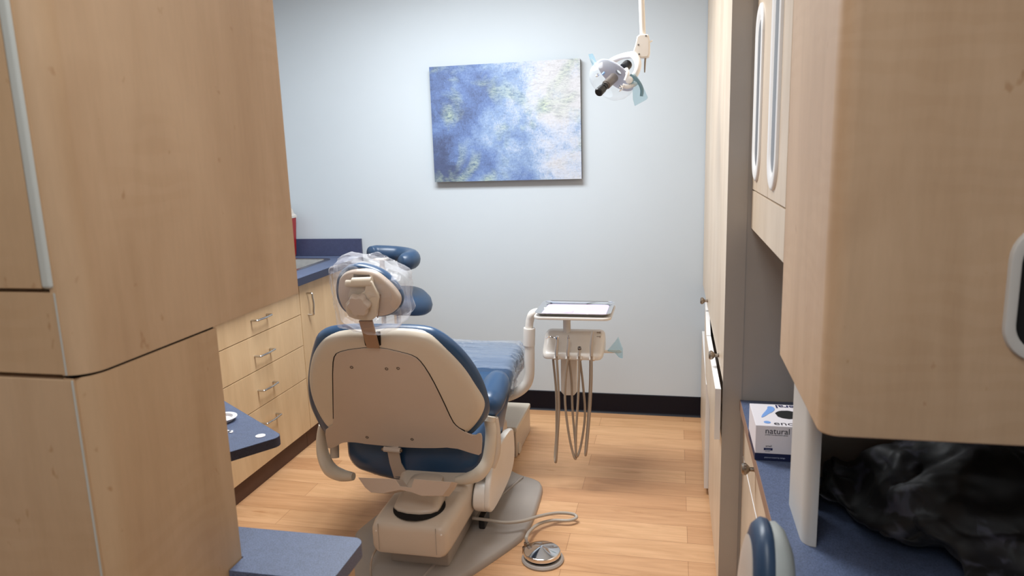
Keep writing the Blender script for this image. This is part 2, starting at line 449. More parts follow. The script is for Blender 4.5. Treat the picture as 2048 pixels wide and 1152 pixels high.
# ------------------------------------------------------------------ near left tower (upper and lower)
def tower_poly(x0, x1, y0, y1, r=.04, n=10, lip=-.842):
    P = [(x0, y0+.02), (lip, y0+.02), (lip, y0)]
    for i in range(n+1):
        a = -PI/2+PI/2*i/n
        P.append((x1-r+r*math.cos(a), y0+r+r*math.sin(a)*1.0))
    P += [(x1, y1), (x0, y1)]
    return P
t = thing('upper_storage_cabinet', 'large blurred maple upper cabinet at left edge, rounded corner, overhanging its lower cabinet', 'cabinet', (-1.15, 1.1, 1.2))
obj('body', prism(bmesh.new(), [(x, y, 1.2025) for x, y in tower_poly(-1.5, -.811, .828, 1.432)], (0, 0, 1.27)), 'wood_near', t, angle=30)
obj('door', box(-1.49, -.8625, .826, .847, 1.329, 2.46, bev=.002), 'wood_near2', t)
obj('edge_strip', box(-.8623, -.8435, .824, .847, 1.3285, 2.46, bev=.006, seg=4), 'edge', t, label='pale grey rounded edge strip of the door')
obj('lower_panel', box(-1.49, -.8450, .8275, .847, 1.2035, 1.3235, bev=.0015), 'wood_near2', t)
obj('panel_edge', box(-.8448, -.8428, .8265, .847, 1.2035, 1.323), 'edge', t, False, label='thin pale edge band')
t = thing('lower_storage_cabinet', 'maple lower cabinet at left edge with rounded corner, under the overhanging cabinet', 'cabinet', (-1.15, .98, 0))
obj('body', prism(bmesh.new(), [(x, y, 0.0) for x, y in tower_poly(-1.5, -.811, .828, 1.130, lip=-.834)], (0, 0, 1.1985)), 'wood_near2', t, angle=30)
obj('joint', prism(bmesh.new(), [(x, y, 1.1987) for x, y in tower_poly(-1.49, -.8145, .833, 1.126, lip=-.838)], (0, 0, .0036)), 'darkgap', t, False, label='dark shadow gap below the upper cabinet')
obj('door', box(-1.49, -.8370, .8275, .847, .1, 1.196, bev=.0015), 'wood_near', t)
obj('door_edge', box(-.8368, -.8346, .8255, .847, .1, 1.196, bev=.0008), 'edge', t, label='thin pale edge band of the door')

# ------------------------------------------------------------------ swing work surface (far blue top)
c0 = Vector((-1.052, 1.705)); A = Vector((-.82, .572)); B = Vector((-.572, -.82))
loc2 = [(0, 0), (.52, 0), (.52, .40), (0, .40)]
def toW(a, b, z): p = c0+A*a+B*b; return Vector((p.x, p.y, z))
ws = thing('work_surface', 'blue laminate work surface on a pedestal, angled corner with a white dot', 'worktop', (toW(.28, .2, 0)))
pts = [toW(x, y, .714) for x, y in rrect(0, .52, 0, .40, .028)]
obj('top', prism(bmesh.new(), pts, (0, 0, .026)), 'blue_top', ws, angle=30)
bm = bmesh.new()
a_, b_ = rrect(-.0012, .5212, -.0012, .4012, .0292), rrect(.0002, .5198, .0002, .3998, .0278)
loft(bm, [[toW(x, y, .7135) for x, y in a_], [toW(x, y, .7392) for x, y in a_], [toW(x, y, .7392) for x, y in b_], [toW(x, y, .7135) for x, y in b_]], cap=False)
V = list(bm.verts); n = len(a_)
for k in range(n): bm.faces.new((V[3*n+k], V[3*n+(k+1) % n], V[(k+1) % n], V[k]))
obj('edge_band', bm, 'blue_edge', ws, label='dark navy edge band')
obj('pedestal', lathe(bmesh.new(), toW(.36, .26, .03), (0, 0, 1), [(.025, 0), (.025, .66), (.06, .67), (.06, .683)]), 'steel', ws)
obj('foot', lathe(bmesh.new(), toW(.36, .26, 0), (0, 0, 1), [(.19, 0), (.19, .008), (.17, .02), (.03, .032), (0, .032)]), 'beige_case', ws)
dp = at(521, 872, z=.74)
tag(obj('round_sticker', lathe(bmesh.new(), (dp.x, dp.y, .7402), (0, 0, 1), [(.0135, 0), (.0135, .0012), (0, .0014)]), 'jar_white'), 'small white round cap near the corner of the angled blue work surface', 'sticker')
cp = at(447, 835, z=.75)
bm = lathe(bmesh.new(), (cp.x-.004, cp.y, .7405), (0, 0, 1), [(0, .0), (.03, 0), (.036, .008), (.042, .010), (.042, .0115), (.030, .0115), (.026, .004), (0, .003)])
tag(obj('small_dish', bm, 'jar_white'), 'white round dish on the angled blue surface, partly behind the maple cabinet', 'dish')
ap = at(460, 864, z=.74)
bm = bmesh.new()
for s in (0, 1):
    q = [Vector((-.03, 0, 0)), Vector((.012, .0, 0)), Vector((.012, .008, 0)), Vector((-.03, .008, 0))]
    rot = Matrix.Rotation(math.radians(-24+58*s), 3, 'Z')
    prism(bm, [rot @ v + Vector((ap.x-.002, ap.y-.004, .7404)) for v in q], (0, 0, .0015))
tag(obj('paper_strip', bm, 'jar_white', smooth=False), 'folded white paper strip on the angled blue work surface', 'paper')

# near low cabinet with blue top
t = thing('low_cabinet', 'low maple cabinet with blue laminate top at bottom left corner', 'cabinet', (-.9, 1.16, 0))
obj('body', box(-1.15, -.622, 1.135, 1.222, 0, .708), 'wood_near', t, False)
obj('top', prism(bmesh.new(), [(-1.17, 1.236, .709), (-1.17, 1.133, .709), (-.809, 1.133, .709), (-.809, 1.085, .709)] + [(x, y, .709) for x, y in rrect(-.9, -.600, 1.085, 1.236, .024)[21:] + rrect(-.9, -.600, 1.085, 1.236, .024)[:7]], (0, 0, .031), bev=.0012, seg=2), 'blue_top', t, angle=30)

# ------------------------------------------------------------------ right side: tall cabinet
XT = .158; YT = 2.28
t = thing('tall_cabinet', 'tall maple cabinet with knobs and two ajar lower fronts, right of the delivery unit', 'cabinet', (.5, 3.1, 0))
obj('body', box(XT+.0185, XR-.004, YT, YB-.004, 0, 2.35), 'taupe', t, False, label='taupe side panel')
obj('filler_strip', box(XT+.0, XT+.058, YT-.0025, YT-.0002, 0, 2.35), 'taupe', t, False)
def front(name, y0, y1, z0, z1, x=XT, parent=t): return obj(name, box(x, x+.0175, y0, y1, z0, z1, bev=.0012), 'wood_tall', parent)
def knob(p, parent, ax=(-1, 0, 0), s=1):
    b = lathe(bmesh.new(), p, ax, [(.009*s, 0), (.006*s, .003*s), (.0055*s, .013*s), (.011*s, .018*s), (.0155*s, .023*s), (.016*s, .029*s), (.012*s, .034*s), (0, .035*s)], 20)
    return obj('knob', b, 'nickel', parent, label='round satin nickel knob')
d = front('door', YT, 3.298, .755, 2.35); knob((XT, 2.50, .78), d)
d = front('door', 3.302, YB-.006, .755, 2.35); knob((XT, 3.36, .79), d)
# near lower drawer pulled slightly out, its pale top edge showing
def ajar(name, y0, y1, z0, z1, xa, xb):
    bm = bmesh.new()
    prism(bm, [(xa, y0, z0), (xb, y1, z0), (xb+.0175, y1, z0), (xa+.0175, y0, z0)], (0, 0, z1-z0))
    o = obj(name, bm, 'wood_tall', t, False)
    bm = bmesh.new()
    prism(bm, [(xa, y0-.0004, z1), (xb, y1, z1), (xb+.0175, y1, z1), (xa+.0175, y0-.0004, z1)], (0, 0, .001))  # laminate edges coloured white to carry the light falling from above
    prism(bm, [(xa, y0-.001, z0), (xa+.0175, y0-.001, z0), (xa+.0175, y0-.0002, z0), (xa, y0-.0002, z0)], (0, 0, z1-z0))
    obj('edge_band', bm, 'white', o, False, label='edge band coloured white as if lit from above')
    return o
ajar('drawer', 2.262, 2.92, .57, .738, .1340, .1340)
ajar('drawer', 2.93, 3.60, .57, .738, .134, .156)
front('door', YT, 3.0, .03, .565)
ajar('door', 3.02, 3.93, .03, .50, .141, .157)

# right base cabinet + worktop
XC = .212
t = thing('base_cabinet', 'maple base cabinet with a round knob under the right-hand blue worktop', 'cabinet', (.5, 1.6, 0))
obj('body', box(.242, XR-.004, .6, YT-.005, .08, .666), 'wood_tall', t, False)
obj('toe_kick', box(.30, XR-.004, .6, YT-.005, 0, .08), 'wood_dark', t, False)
for y0, y1 in ((1.70, YT-.008), (1.10, 1.696), (.61, 1.096)):
    d = obj('drawer', box(.224, .2415, y0, y1, .52, .662, bev=.0012), 'wood_tall', t)
    if y0 > 1.5: knob((.224, 1.93, .655-.03), d, s=1.05)
    d = obj('door', box(.224, .2415, y0, y1, .085, .512, bev=.0012), 'wood_tall', t)
    obj('edge_band', box(.2235, .2415, y0, y1, .5122, .5135), 'white', d, False, label='white top edge band')
t = thing('worktop', 'blue speckled worktop on the right under the upper cabinets', 'worktop', (.5, 1.5, .668))
obj('counter_slab', box(XC, XR-.003, .6, YT-.004, .668, .70), 'blue_top', t, False)
bm = box(XC-.0015, XC+.0001, .6, YT-.004, .668, .7003)
obj('front_edge', bm, 'edge_brown', t, False, label='brown front edge band')

# ------------------------------------------------------------------ right upper cabinet with recessed pulls
XU = .228
t = thing('wall_cabinet', 'maple wall cabinet with two doors and long white pull handles, beside the tall cabinet', 'cabinet', (.5, 1.95, 1.246))
obj('body', box(XU+.0, XR-.004, 1.602, YT-.003, 1.246, 1.3585, bev=.001), 'wood_tall', t)
obj('carcass', box(XU+.019, XR-.004, 1.602, YT-.003, 1.3585, 2.35), 'wood_tall', t, False)
def pull(y0, y1, z0, z1, parent):
    bm = bmesh.new(); x = XU
    def rr(i, dx): return [(x-dx, y, z) for y, z in rrect(y0+i, y1-i, z0+i*1.4, z1-i*1.4, (y1-y0)/2-i-.0005, 8)]
    rings = [rr(0, 0), rr(.001, .005), rr(.006, .0075), rr(.020, .007), rr(.026, .004), rr(.030, .0012)]
    loft(bm, rings)
    sl = bmesh.new(); loft(sl, [rr(.0298, .0013), rr(.0302, .0020), rr(.034, .0020)])
    o = obj('pull_handle', bm, 'white', parent, angle=60, label='long white recessed pull')
    obj('slot', sl, 'slotgrey', o, label='grey inner slot')
    return o
d = obj('door', box(XU, XU+.0185, 1.606, 1.906, 1.362, 2.35, bev=.0015), 'wood_tall', t); pull(1.735, 1.888, 1.385, 1.90, d)
d = obj('door', box(XU, XU+.0185, 1.910, YT-.006, 1.362, 2.35, bev=.0015), 'wood_tall', t); pull(2.085, 2.25, 1.39, 1.87, d)

# near right cabinet
YN = 1.145
t = thing('dispenser_cabinet', 'large maple cabinet at right with rounded corner and white framed dark opening', 'cabinet', (.55, 1.4, 1.03))
def npoly(i=0.0, r=.03):
    P = []
    for k in range(9):
        a = PI+PI/2*k/8
        P.append((XU+i+r+(r)*math.cos(a), YN+i+r+(r)*math.sin(a)))
    return P+[(XR-.006, YN+i), (XR-.006, 1.598), (XU+i, 1.598)]
bm = bmesh.new(); prism(bm, [(x, y, 1.043) for x, y in npoly()], (0, 0, 1.307), bev=.004, seg=3)
obj('body', bm, 'wood_right', t, angle=30)
bm = bmesh.new()
def fr(i, y, w=0): return [(x, y, z) for x, z in rrect(.466+i, .71-i, 1.174+i, 1.377-i, .052-i*.7, 8)]
V = [[bm.verts.new(p) for p in r] for r in (fr(0, YN+.001), fr(.001, YN-.006), fr(.003, YN-.008), fr(.013, YN-.008), fr(.0155, YN-.006), fr(.0155, YN+.0005))]
for a, b in zip(V, V[1:]):
    for k in range(len(a)): bm.faces.new((a[k], a[(k+1) % len(a)], b[(k+1) % len(a)], b[k]))
obj('opening_frame', bm, 'offwhite', t, angle=50, label='off-white rounded frame')
bm = bmesh.new(); bm.faces.new([bm.verts.new(p) for p in fr(.0152, YN-.0012)]); obj('dark_opening', bm, 'deep', t, False, label='black opening')
# post and recess panels
t = thing('support_panel', 'off-white upright support panel between right worktop and the large cabinet', 'support panel', (.27, 1.5, .70))
P = [(.259, 1.592)]
for k in range(7):
    a = PI+PI/2*k/6; P.append((.259+.022+.022*math.cos(a), 1.416+.03+.03*math.sin(a)))
P += [(.285, 1.416), (.285, 1.592)]
obj('upright', prism(bmesh.new(), [(x, y, .7005) for x, y in P], (0, 0, .3335)), 'offwhite', t, angle=35)
obj('back_panel', box(.3015, XR-.004, 1.745, 1.765, .7005, 1.20), 'taupe', t, False, label='taupe back panel of the recess')
obj('side_panel', box(.291, .301, 1.5925, 1.765, .7005, 1.03), 'taupe', t, False)

# ------------------------------------------------------------------ glove box
gb = thing('glove_box', 'white carton of small gloves with navy base band on the right worktop', 'box', (.28, 1.9, .7005))
gx0, gx1, gy0, gy1, gz0, gz1 = .2095, .335, 1.823, 1.985, .7008, .794
obj('carton', box(gx0, gx1, gy0, gy1, gz0, gz1, bev=.0008, seg=1), 'cardboard', gb)
bm = bmesh.new(); bx(bm, gx0-.0004, gx1+.0004, gy0-.0004, gy1+.0004, gz0, gz0+.019); obj('navy_band', bm, 'navy_band', gb, False)
def text(body, size, origin, ux, uy, mat, parent, bold=0, sx=1):
    c = bpy.data.curves.new('t', 'FONT'); c.body = body; c.size = size; c.extrude = .00012; c.offset = bold; c.resolution_u = 4
    o = bpy.data.objects.new('t', c); COL.objects.link(o)
    dg = bpy.context.evaluated_depsgraph_get(); dg.update()
    me = o.evaluated_get(dg).to_mesh(); bm = bmesh.new(); bm.from_mesh(me); o.evaluated_get(dg).to_mesh_clear()
    bpy.data.objects.remove(o); bpy.data.curves.remove(c)
    ux = Vector(ux)*sx; uy = Vector(uy); uz = Vector(ux).normalized().cross(uy)
    for v in bm.verts: v.co = Vector(origin)+ux*v.co.x+uy*v.co.y+uz*v.co.z
    return obj('printed_text', bm, mat, parent, False)
fy = gy0-.0005
U = (1, 0, 0); W = (0, 0, 1)
text('natural', .0215, (gx0+.0225, fy, .7735), U, W, 'ink_black', gb)
text('powder-free examination gloves', .0042, (gx0+.0228, fy, .7690), U, W, 'ink_black', gb)
text('small', .0075, (gx0+.025, fy, .7375), U, W, 'ink_black', gb)
obj('size_bar', box(gx0+.021, gx0+.042, fy-.0001, fy+.0006, .7285, .7345), 'ink', gb, False)
text('100 gloves', .0032, (gx0+.024, fy-.0006, .7303), U, W, 'ink_white', gb)
text('size small', .003, (gx0+.0245, fy, .7245), U, W, 'ink_black', gb)
text('polymer-coated by design', .0048, (gx0+.023, fy-.0004, .7078), U, W, 'ink_white', gb)
tz = gz1+.0004
U2 = (1, 0, 0); W2 = (0, 1, 0)
text('enon', .034, (gx0+.044, gy0+.008, tz), U2, W2, 'ink_black', gb)
text('zieral', .034, (gx1+.012, gy1-.006, tz), (-1, 0, 0), (0, -1, 0), 'ink', gb, bold=.0006)
bm = bmesh.new()
hand = [(0, -.004), (.006, .02), (.016, .045), (.024, .066), (.026, .085), (.040, .085), (.044, .066), (.036, .045), (.024, .030), (.010, .006)]
prism(bm, [(gx0+.018+x, gy0+.058+y, tz) for x, y in [tuple(p) for p in chaikin([Vector((a, b, 0)).xy for a, b in hand], 1)]], (0, 0, .0003))
lathe(bm, (gx0+.030, gy0+.024, tz), (0, 0, 1), [(.0085, 0), (.0085, .0003), (0, .0003)])
obj('printed_emblem', bm, 'ink_light', gb, False, label='pale blue printed glove figure')
bm = bmesh.new(); lathe(bm, (gx0+.088, gy0+.085, tz), (0, 0, 1), [(.030, 0), (.030, .0004), (0, .0004)], 26)
for v in bm.verts:
    if (v.co.xy-Vector((gx0+.088, gy0+.085))).length > .02: v.co.x += random.uniform(-.0015, .0015); v.co.y += random.uniform(-.002, .002)
obj('hand_opening', bm, 'deep', gb, False, label='black torn oval opening')

# ------------------------------------------------------------------ jacket in the recess
bm = bmesh.new()
blobs = [(.40, 1.56, .74, .085, .11, .05), (.50, 1.54, .80, .13, .14, .10), (.62, 1.52, .82, .15, .15, .12), (.55, 1.42, .77, .13, .12, .07), (.66, 1.38, .78, .14, .13, .085), (.75, 1.5, .82, .08, .15, .12),
         (.60, 1.27, .745, .13, .10, .05), (.345, 1.60, .74, .05, .07, .10), (.74, 1.26, .75, .09, .11, .055), (.47, 1.46, .74, .10, .10, .045)]
for cx_, cy_, cz_, a, b, c in blobs:
    r = bmesh.ops.create_icosphere(bm, subdivisions=3, radius=1)
    for v in r['verts']: v.co = Vector((cx_+v.co.x*a, cy_+v.co.y*b, max(.703, cz_+v.co.z*c)))
jk = obj('jacket', bm, 'camo', wn=False)
tag(jk, 'crumpled dark camouflage jacket stuffed on the worktop under the large right cabinet', 'jacket')
m = jk.modifiers.new('rm', 'REMESH'); m.mode = 'VOXEL'; m.voxel_size = .0065; m.use_smooth_shade = True
tx = bpy.data.textures.new('folds', 'CLOUDS'); tx.noise_scale = .13; tx.noise_depth = 1; tx.noise_type = 'HARD_NOISE'
m = jk.modifiers.new('fold', 'DISPLACE'); m.texture = tx; m.strength = .05; m.mid_level = .8; m.texture_coords = 'LOCAL'
tx = bpy.data.textures.new('folds_fine', 'CLOUDS'); tx.noise_scale = .045; tx.noise_depth = 0
m = jk.modifiers.new('fold2', 'DISPLACE'); m.texture = tx; m.strength = .005; m.texture_coords = 'LOCAL'
m = jk.modifiers.new('sm', 'SMOOTH'); m.factor = .5; m.iterations = 5

# ------------------------------------------------------------------ dental chair
ch = thing('dental_chair', 'navy and beige dental chair seen from behind in the middle of the room', 'dental chair', (-.9, 2.6, 0))
TAN = .45; kv = 1/math.hypot(1, TAN)
N_B = Vector((0, -kv, -TAN*kv))*-1        # pointing away from the camera, into the cushion
N_B = Vector((0, kv, TAN*kv)); O_B = Vector((-.97, 2.45, .39))
def BP(pts, d=0, n=2):                    # outline on the backrest plane, d metres deeper
    return chaikin([hit(u, v, O_B+N_B*d, N_B) for u, v in pts], n)
shell = [(655, 671), (690, 664), (740, 665), (800, 663), (845, 667), (872, 680), (905, 708), (935, 742), (957, 780), (968, 805), (969, 822), (960, 840), (945, 858), (930, 870), (905, 878), (800, 885), (680, 868), (655, 855), (640, 835), (625, 803), (617, 770), (618, 735), (626, 705), (640, 683)]
cush = [(636, 663), (670, 651), (760, 651), (848, 653), (882, 665), (920, 695), (950, 732), (970, 771), (980, 808), (978, 830), (966, 847), (945, 868), (905, 884), (800, 890), (680, 875), (648, 862), (635, 838), (620, 806), (615, 770), (617, 733), (624, 697)]
bmx = bmesh.new()
cu = BP(cush, .03)
dome(bmx, cu, N_B, [(.88, -.032), (.945, -.028), (.982, -.014), (1.0, .004), (.988, .014), (.95, .030), (.87, .042), (.70, .048)])
obj('backrest_cushion', bmx, 'vinyl', ch, angle=60, wn=False)
sh = BP(shell, 0)
bmx = bmesh.new()
dome(bmx, sh, N_B, [(.86, -.017), (.93, -.0145), (.968, -.009), (.99, .0), (1.0, .012), (1.0, .02)])
obj('backrest_shell', bmx, 'beige', ch, angle=60, wn=False)
panel = [(700, 700), (735, 696), (765, 697), (800, 705), (828, 713), (843, 727), (862, 757), (885, 803), (903, 843), (913, 855), (933, 867), (950, 872), (957, 867), (964, 869), (964, 890), (962, 912), (945, 907), (905, 895), (860, 897), (800, 895), (740, 889), (700, 884), (683, 886), (675, 892), (657, 899), (654, 889), (649, 862), (658, 855), (667, 848), (667, 800), (666, 730), (670, 710), (682, 704)]
bmx = bmesh.new()
prism(bmx, BP(panel, -.0210, 1), N_B*.0055, bev=.0015, seg=2)
pn = obj('back_panel', bmx, 'beige_dim', ch, label='flat taupe back plate')
bmx = bmesh.new()
po = [(700, 698.5), (735, 694.5), (765, 695.5), (801, 703.5), (830, 711.5), (845, 725.5), (864, 755), (887, 801), (905, 841), (914.5, 853), (934, 865), (920, 862), (800, 870), (666, 850), (665, 800), (664, 730), (668, 709), (681, 702.5)]
prism(bmx, BP(po, -.0180, 1), N_B*.003); obj('shadow_joint', bmx, 'darkgap', pn, label='dark joint line around the plate')
for u, v in ((703, 735), (773, 738), (796, 737), (734, 875), (824, 879)):
    p = hit(u, v, O_B-N_B*.022, N_B); bmx = lathe(bmesh.new(), p+N_B*.002, -N_B, [(.0065, 0), (.0062, .0022), (.0035, .0022), (.003, .0006), (0, .0006)], 16)
    obj('screw', bmx, 'darkgrey', pn)
# slot + stem
bmx = bmesh.new(); prism(bmx, BP([(725, 664), (760, 664), (762, 690), (752, 696), (735, 696), (730, 690)], -.0180, 0), N_B*.004)
obj('stem_slot', bmx, 'darkgap', ch, False, label='dark slot in the backrest shell')
bmx = bmesh.new(); prism(bmx, [hit(u, v, O_B-N_B*d, N_B) for u, v, d in ((719, 640, .03), (746, 640, .03), (760, 694, .024), (735, 693, .024))], -N_B*.008, bev=.0015, seg=2)
obj('headrest_stem', bmx, 'strap', ch)
# hinge bracket below panel
bmx = bmesh.new()
prism(bmx, [hit(u, v, O_B-N_B*.02, N_B) for u, v in ((774, 893), (797, 893), (803, 925), (818, 951), (808, 955), (789, 954), (780, 925))], -N_B*.006, bev=.001, seg=1)
a = hit(768, 898, O_B-N_B*.028, N_B); b = hit(801, 901, O_B-N_B*.028, N_B)
tube(bmx, [a, b], .0105, 14, 0)
obj('recline_link', bmx, 'beige_dim', ch)
for p, dxx in ((a, -.008), (b, -.004)):
    obj('pin', lathe(bmesh.new(), p+Vector((dxx, 0, 0)), (1, 0, 0), [(.0065, 0), (.0065, .012), (0, .012)], 14), 'nickel', ch)

# headrest
O_H = Vector((-1.06, 2.14, 1.03)); TH = .30; kh = 1/math.hypot(1, TH); N_H = Vector((0, kh, TH*kh))
def HZ(pts, d=0, n=2): return chaikin([hit(650+x/6.776, 500+y/6.776, O_H+N_H*d, N_H) for x, y in pts], n)
hc = [(148, 470), (165, 360), (225, 275), (330, 215), (450, 205), (600, 240), (730, 290), (860, 375), (970, 500), (1048, 615), (1060, 700), (1025, 795), (945, 865), (820, 905), (500, 905), (340, 885), (228, 795), (168, 680), (148, 570)]
hs = [(185, 480), (200, 370), (290, 288), (420, 262), (600, 268), (705, 305), (825, 400), (935, 505), (1015, 615), (1032, 690), (1000, 785), (900, 862), (800, 885), (480, 890), (355, 868), (255, 780), (198, 655), (182, 560)]
bmx = bmesh.new(); dome(bmx, HZ(hc, .014), N_H, [(.9, -.008), (.97, -.005), (1, .008), (.985, .022), (.94, .034), (.8, .042)])
hr = obj('headrest', bmx, 'vinyl', ch, angle=60, wn=False)
bmx = bmesh.new(); dome(bmx, HZ(hs), N_H, [(.9, -.014), (.96, -.011), (.99, -.003), (1, .01)]); obj('headrest_shell', bmx, 'beige_dim', hr, angle=60, wn=False, label='taupe oval shell')
bmx = bmesh.new(); prism(bmx, HZ([(385, 328), (600, 335), (625, 385), (385, 388)], -.0145, 0), N_H*.004); obj('recess', bmx, 'darkgrey', hr, False)
bmx = bmesh.new()
tube(bmx, HZ([(290, 455), (380, 455)], -.030, 0), .012, 16, 0); tube(bmx, HZ([(380, 440), (640, 430)], -.030, 0), .016, 16, 0)
prism(bmx, HZ([(385, 400), (600, 400), (590, 600), (330, 620)], -.018, 0), -N_H*.012, bev=.003)
obj('pivot', bmx, 'beige', hr, angle=50)
bmx = bmesh.new(); prism(bmx, HZ([(570, 400), (640, 395), (690, 500), (755, 610), (738, 700), (715, 930), (470, 930), (300, 860), (300, 650), (560, 560)], -.030, 1), -N_H*.014, bev=.004)
obj('bracket_arm', bmx, 'beige', hr, angle=50)
bmx = prism(bmesh.new(), HZ([(745, 590), (760, 610), (742, 720), (722, 915), (708, 915), (725, 720)], -.016, 0), -N_H*.003); obj('joint_shadow', bmx, 'strap', hr, False)
kc = hit(650+480/6.776, 500+720/6.776, O_H-N_H*.044, N_H)
u_ = Vector((1, 0, 0)); w_ = N_H.cross(u_)
rings = []
for s, h in ((.80, 0), (.98, .002), (1, .008), (.97, .020), (.86, .026), (.5, .027)):
    rings.append([kc-N_H*h+(u_*math.cos(a)+w_*math.sin(a))*.036*s*(1+.10*math.cos(6*a)) for a in [2*PI*k/84 for k in range(84)]])
bmx = loft(bmesh.new(), rings); obj('adjust_knob', bmx, 'beige_dim', hr, angle=45)

# plastic bag over the headrest
bag_out = [(110, 130), (230, 72), (400, 110), (540, 150), (720, 210), (860, 295), (990, 330), (1112, 405), (1090, 480), (1090, 600), (1100, 780), (1150, 950), (1050, 1030), (850, 1080), (650, 1100), (470, 1112), (375, 1040), (215, 950), (185, 780), (150, 600), (118, 380)]
O3 = HZ(bag_out, .045, 0)
cen = sum(O3, Vector())/len(O3)
NP = 40
def resample(P, n):
    L = [0]
    for i in range(len(P)): L.append(L[-1]+(P[(i+1) % len(P)]-P[i]).length)
    out = []
    for k in range(n):
        s = L[-1]*k/n; i = max(j for j in range(len(P)) if L[j] <= s); f = (s-L[i])/(L[i+1]-L[i])
        out.append(P[i].lerp(P[(i+1) % len(P)], f))
    return out
O3 = resample(O3, NP)
O3 = resample(O3, 110)
bmx = bmesh.new(); rings = []
prof_b = [(.05, -.083), (.28, -.083), (.55, -.081), (.76, -.066), (.9, -.042), (.975, -.018), (1.0, .02), (.975, .05), (.9, .078), (.7, .095), (.35, .10), (.05, .10)]
fine_b = []
for (s0_, d0_), (s1_, d1_) in zip(prof_b, prof_b[1:]):
    for q_ in range(5): fine_b.append((s0_+(s1_-s0_)*q_/5, d0_+(d1_-d0_)*q_/5))
fine_b.append(prof_b[-1])
for s_, d_ in fine_b:
    rg = []
    for p in O3:
        q = cen+(p-cen)*s_*(.955 if d_ < .02 else .975)+N_H*d_
        w1 = 1-2.2*abs(mnoise.noise(q*8+Vector((3, 1, 7)))); w2 = 1-2.4*abs(mnoise.noise(q*19+Vector((1, 8, 2)))); w3 = mnoise.noise(q*6)
        off = max(0, w1)**2*.016+max(0, w2)**2*.008+w3*.006
        off *= .3 if s_ > .93 else 1
        dirv = ((p-cen)*s_*.5+N_H*(d_-.01)).normalized()
        rg.append(q+dirv*(off-.004))
    rings.append(rg)
loft(bmx, rings)
o = obj('plastic_bag', bmx, 'film', smooth=True, angle=24, wn=False); o.data.materials[0] = M['film']; tag(o, 'clear crinkled plastic bag pulled over the headrest of the dental chair', 'plastic cover')

# seat + leg rest (one cushion running towards the back wall)
AX = -.985
def sec(y, w, zt, zb, r=.045, cxx=AX, dish=0.0):
    P = []
    for x, z in rrect(-w, w, zb, zt, min(r, (zt-zb)/2-.002), 6): P.append((cxx+x, y, z - (dish*(1-(x/w)**2) if z > (zt+zb)/2 else 0)))
    return P
def dsec(y, w, zt, zb, **k):
    nt = k.get('nt', 6)
    # rounded section with extra points across top and bottom
    P = []
    r = min(k.get('r', .05), (zt-zb)/2-.003); cx_ = k.get('cx', AX); dish = k.get('dish', 0); bow = k.get('bow', 0)
    base = []
    n = 6
    for i in range(nt+1): base.append((-(w-r)+2*(w-r)*i/nt, zt))
    for i in range(1, n): a = PI/2-PI/2*i/n; base.append((w-r+r*math.cos(a), zt-r+r*math.sin(a)))
    base.append((w, zt-r)); base.append((w, zb+r))
    for i in range(1, n): a = -PI/2*i/n; base.append((w-r+r*math.cos(a), zb+r+r*math.sin(a)))
    for i in range(nt+1): base.append(((w-r)-2*(w-r)*i/nt, zb))
    for i in range(1, n): a = -PI/2-PI/2*i/n; base.append((-(w-r)+r*math.cos(a), zb+r+r*math.sin(a)))
    base.append((-w, zb+r)); base.append((-w, zt-r))
    for i in range(1, n): a = PI-PI/2*i/n; base.append((-(w-r)+r*math.cos(a), zt-r+r*math.sin(a)))
    for x, z in base:
        f = 1-(x/w)**2
        zz = z-(dish*f if z > (zt+zb)/2 else bow*f)
        P.append((cx_+x, y, zz))
    return P
secs = [dsec(2.475, .20, .40, .30, dish=.0, bow=.02), dsec(2.485, .26, .415, .285, bow=.04), dsec(2.51, .28, .425, .275, bow=.055), dsec(2.56, .284, .43, .27, bow=.055, dish=.01), dsec(2.66, .284, .44, .27, bow=.04, dish=.015),
        dsec(2.80, .284, .475, .28, bow=.02, dish=.015, cx=AX+.003), dsec(2.93, .289, .535, .41, dish=.01, cx=AX+.005), dsec(3.05, .285, .572, .462, dish=.01, cx=AX+.005), dsec(3.2, .28, .572, .468, dish=.01), dsec(3.35, .272, .556, .46), dsec(3.43, .25, .545, .44), dsec(3.46, .20, .53, .45)]
obj('seat_cushion', loft(bmesh.new(), secs), 'vinyl', ch, angle=60, wn=False)
# metal pan under the seat and leg rest
bmx = bmesh.new(); bx(bmx, AX-.2, AX+.2, 2.55, 3.0, .215, .262, bev=.01); bx(bmx, AX-.16, AX+.16, 2.95, 3.38, .36, .425, bev=.01)
obj('seat_pan', bmx, 'beige_dim', ch)
# lower rear bracket plate
bmx = bmesh.new()
YBK = 2.205
prism(bmx, [at(u, v, y=YBK) for u, v in ((716, 955), (790, 958), (800, 972), (822, 975), (828, 958), (903, 964), (898, 975), (885, 992), (843, 992), (822, 984), (800, 980), (765, 987), (742, 985), (730, 975))], (0, .07, -.037), bev=.001, seg=1)
obj('rear_bracket', bmx, 'beige_dim', ch)
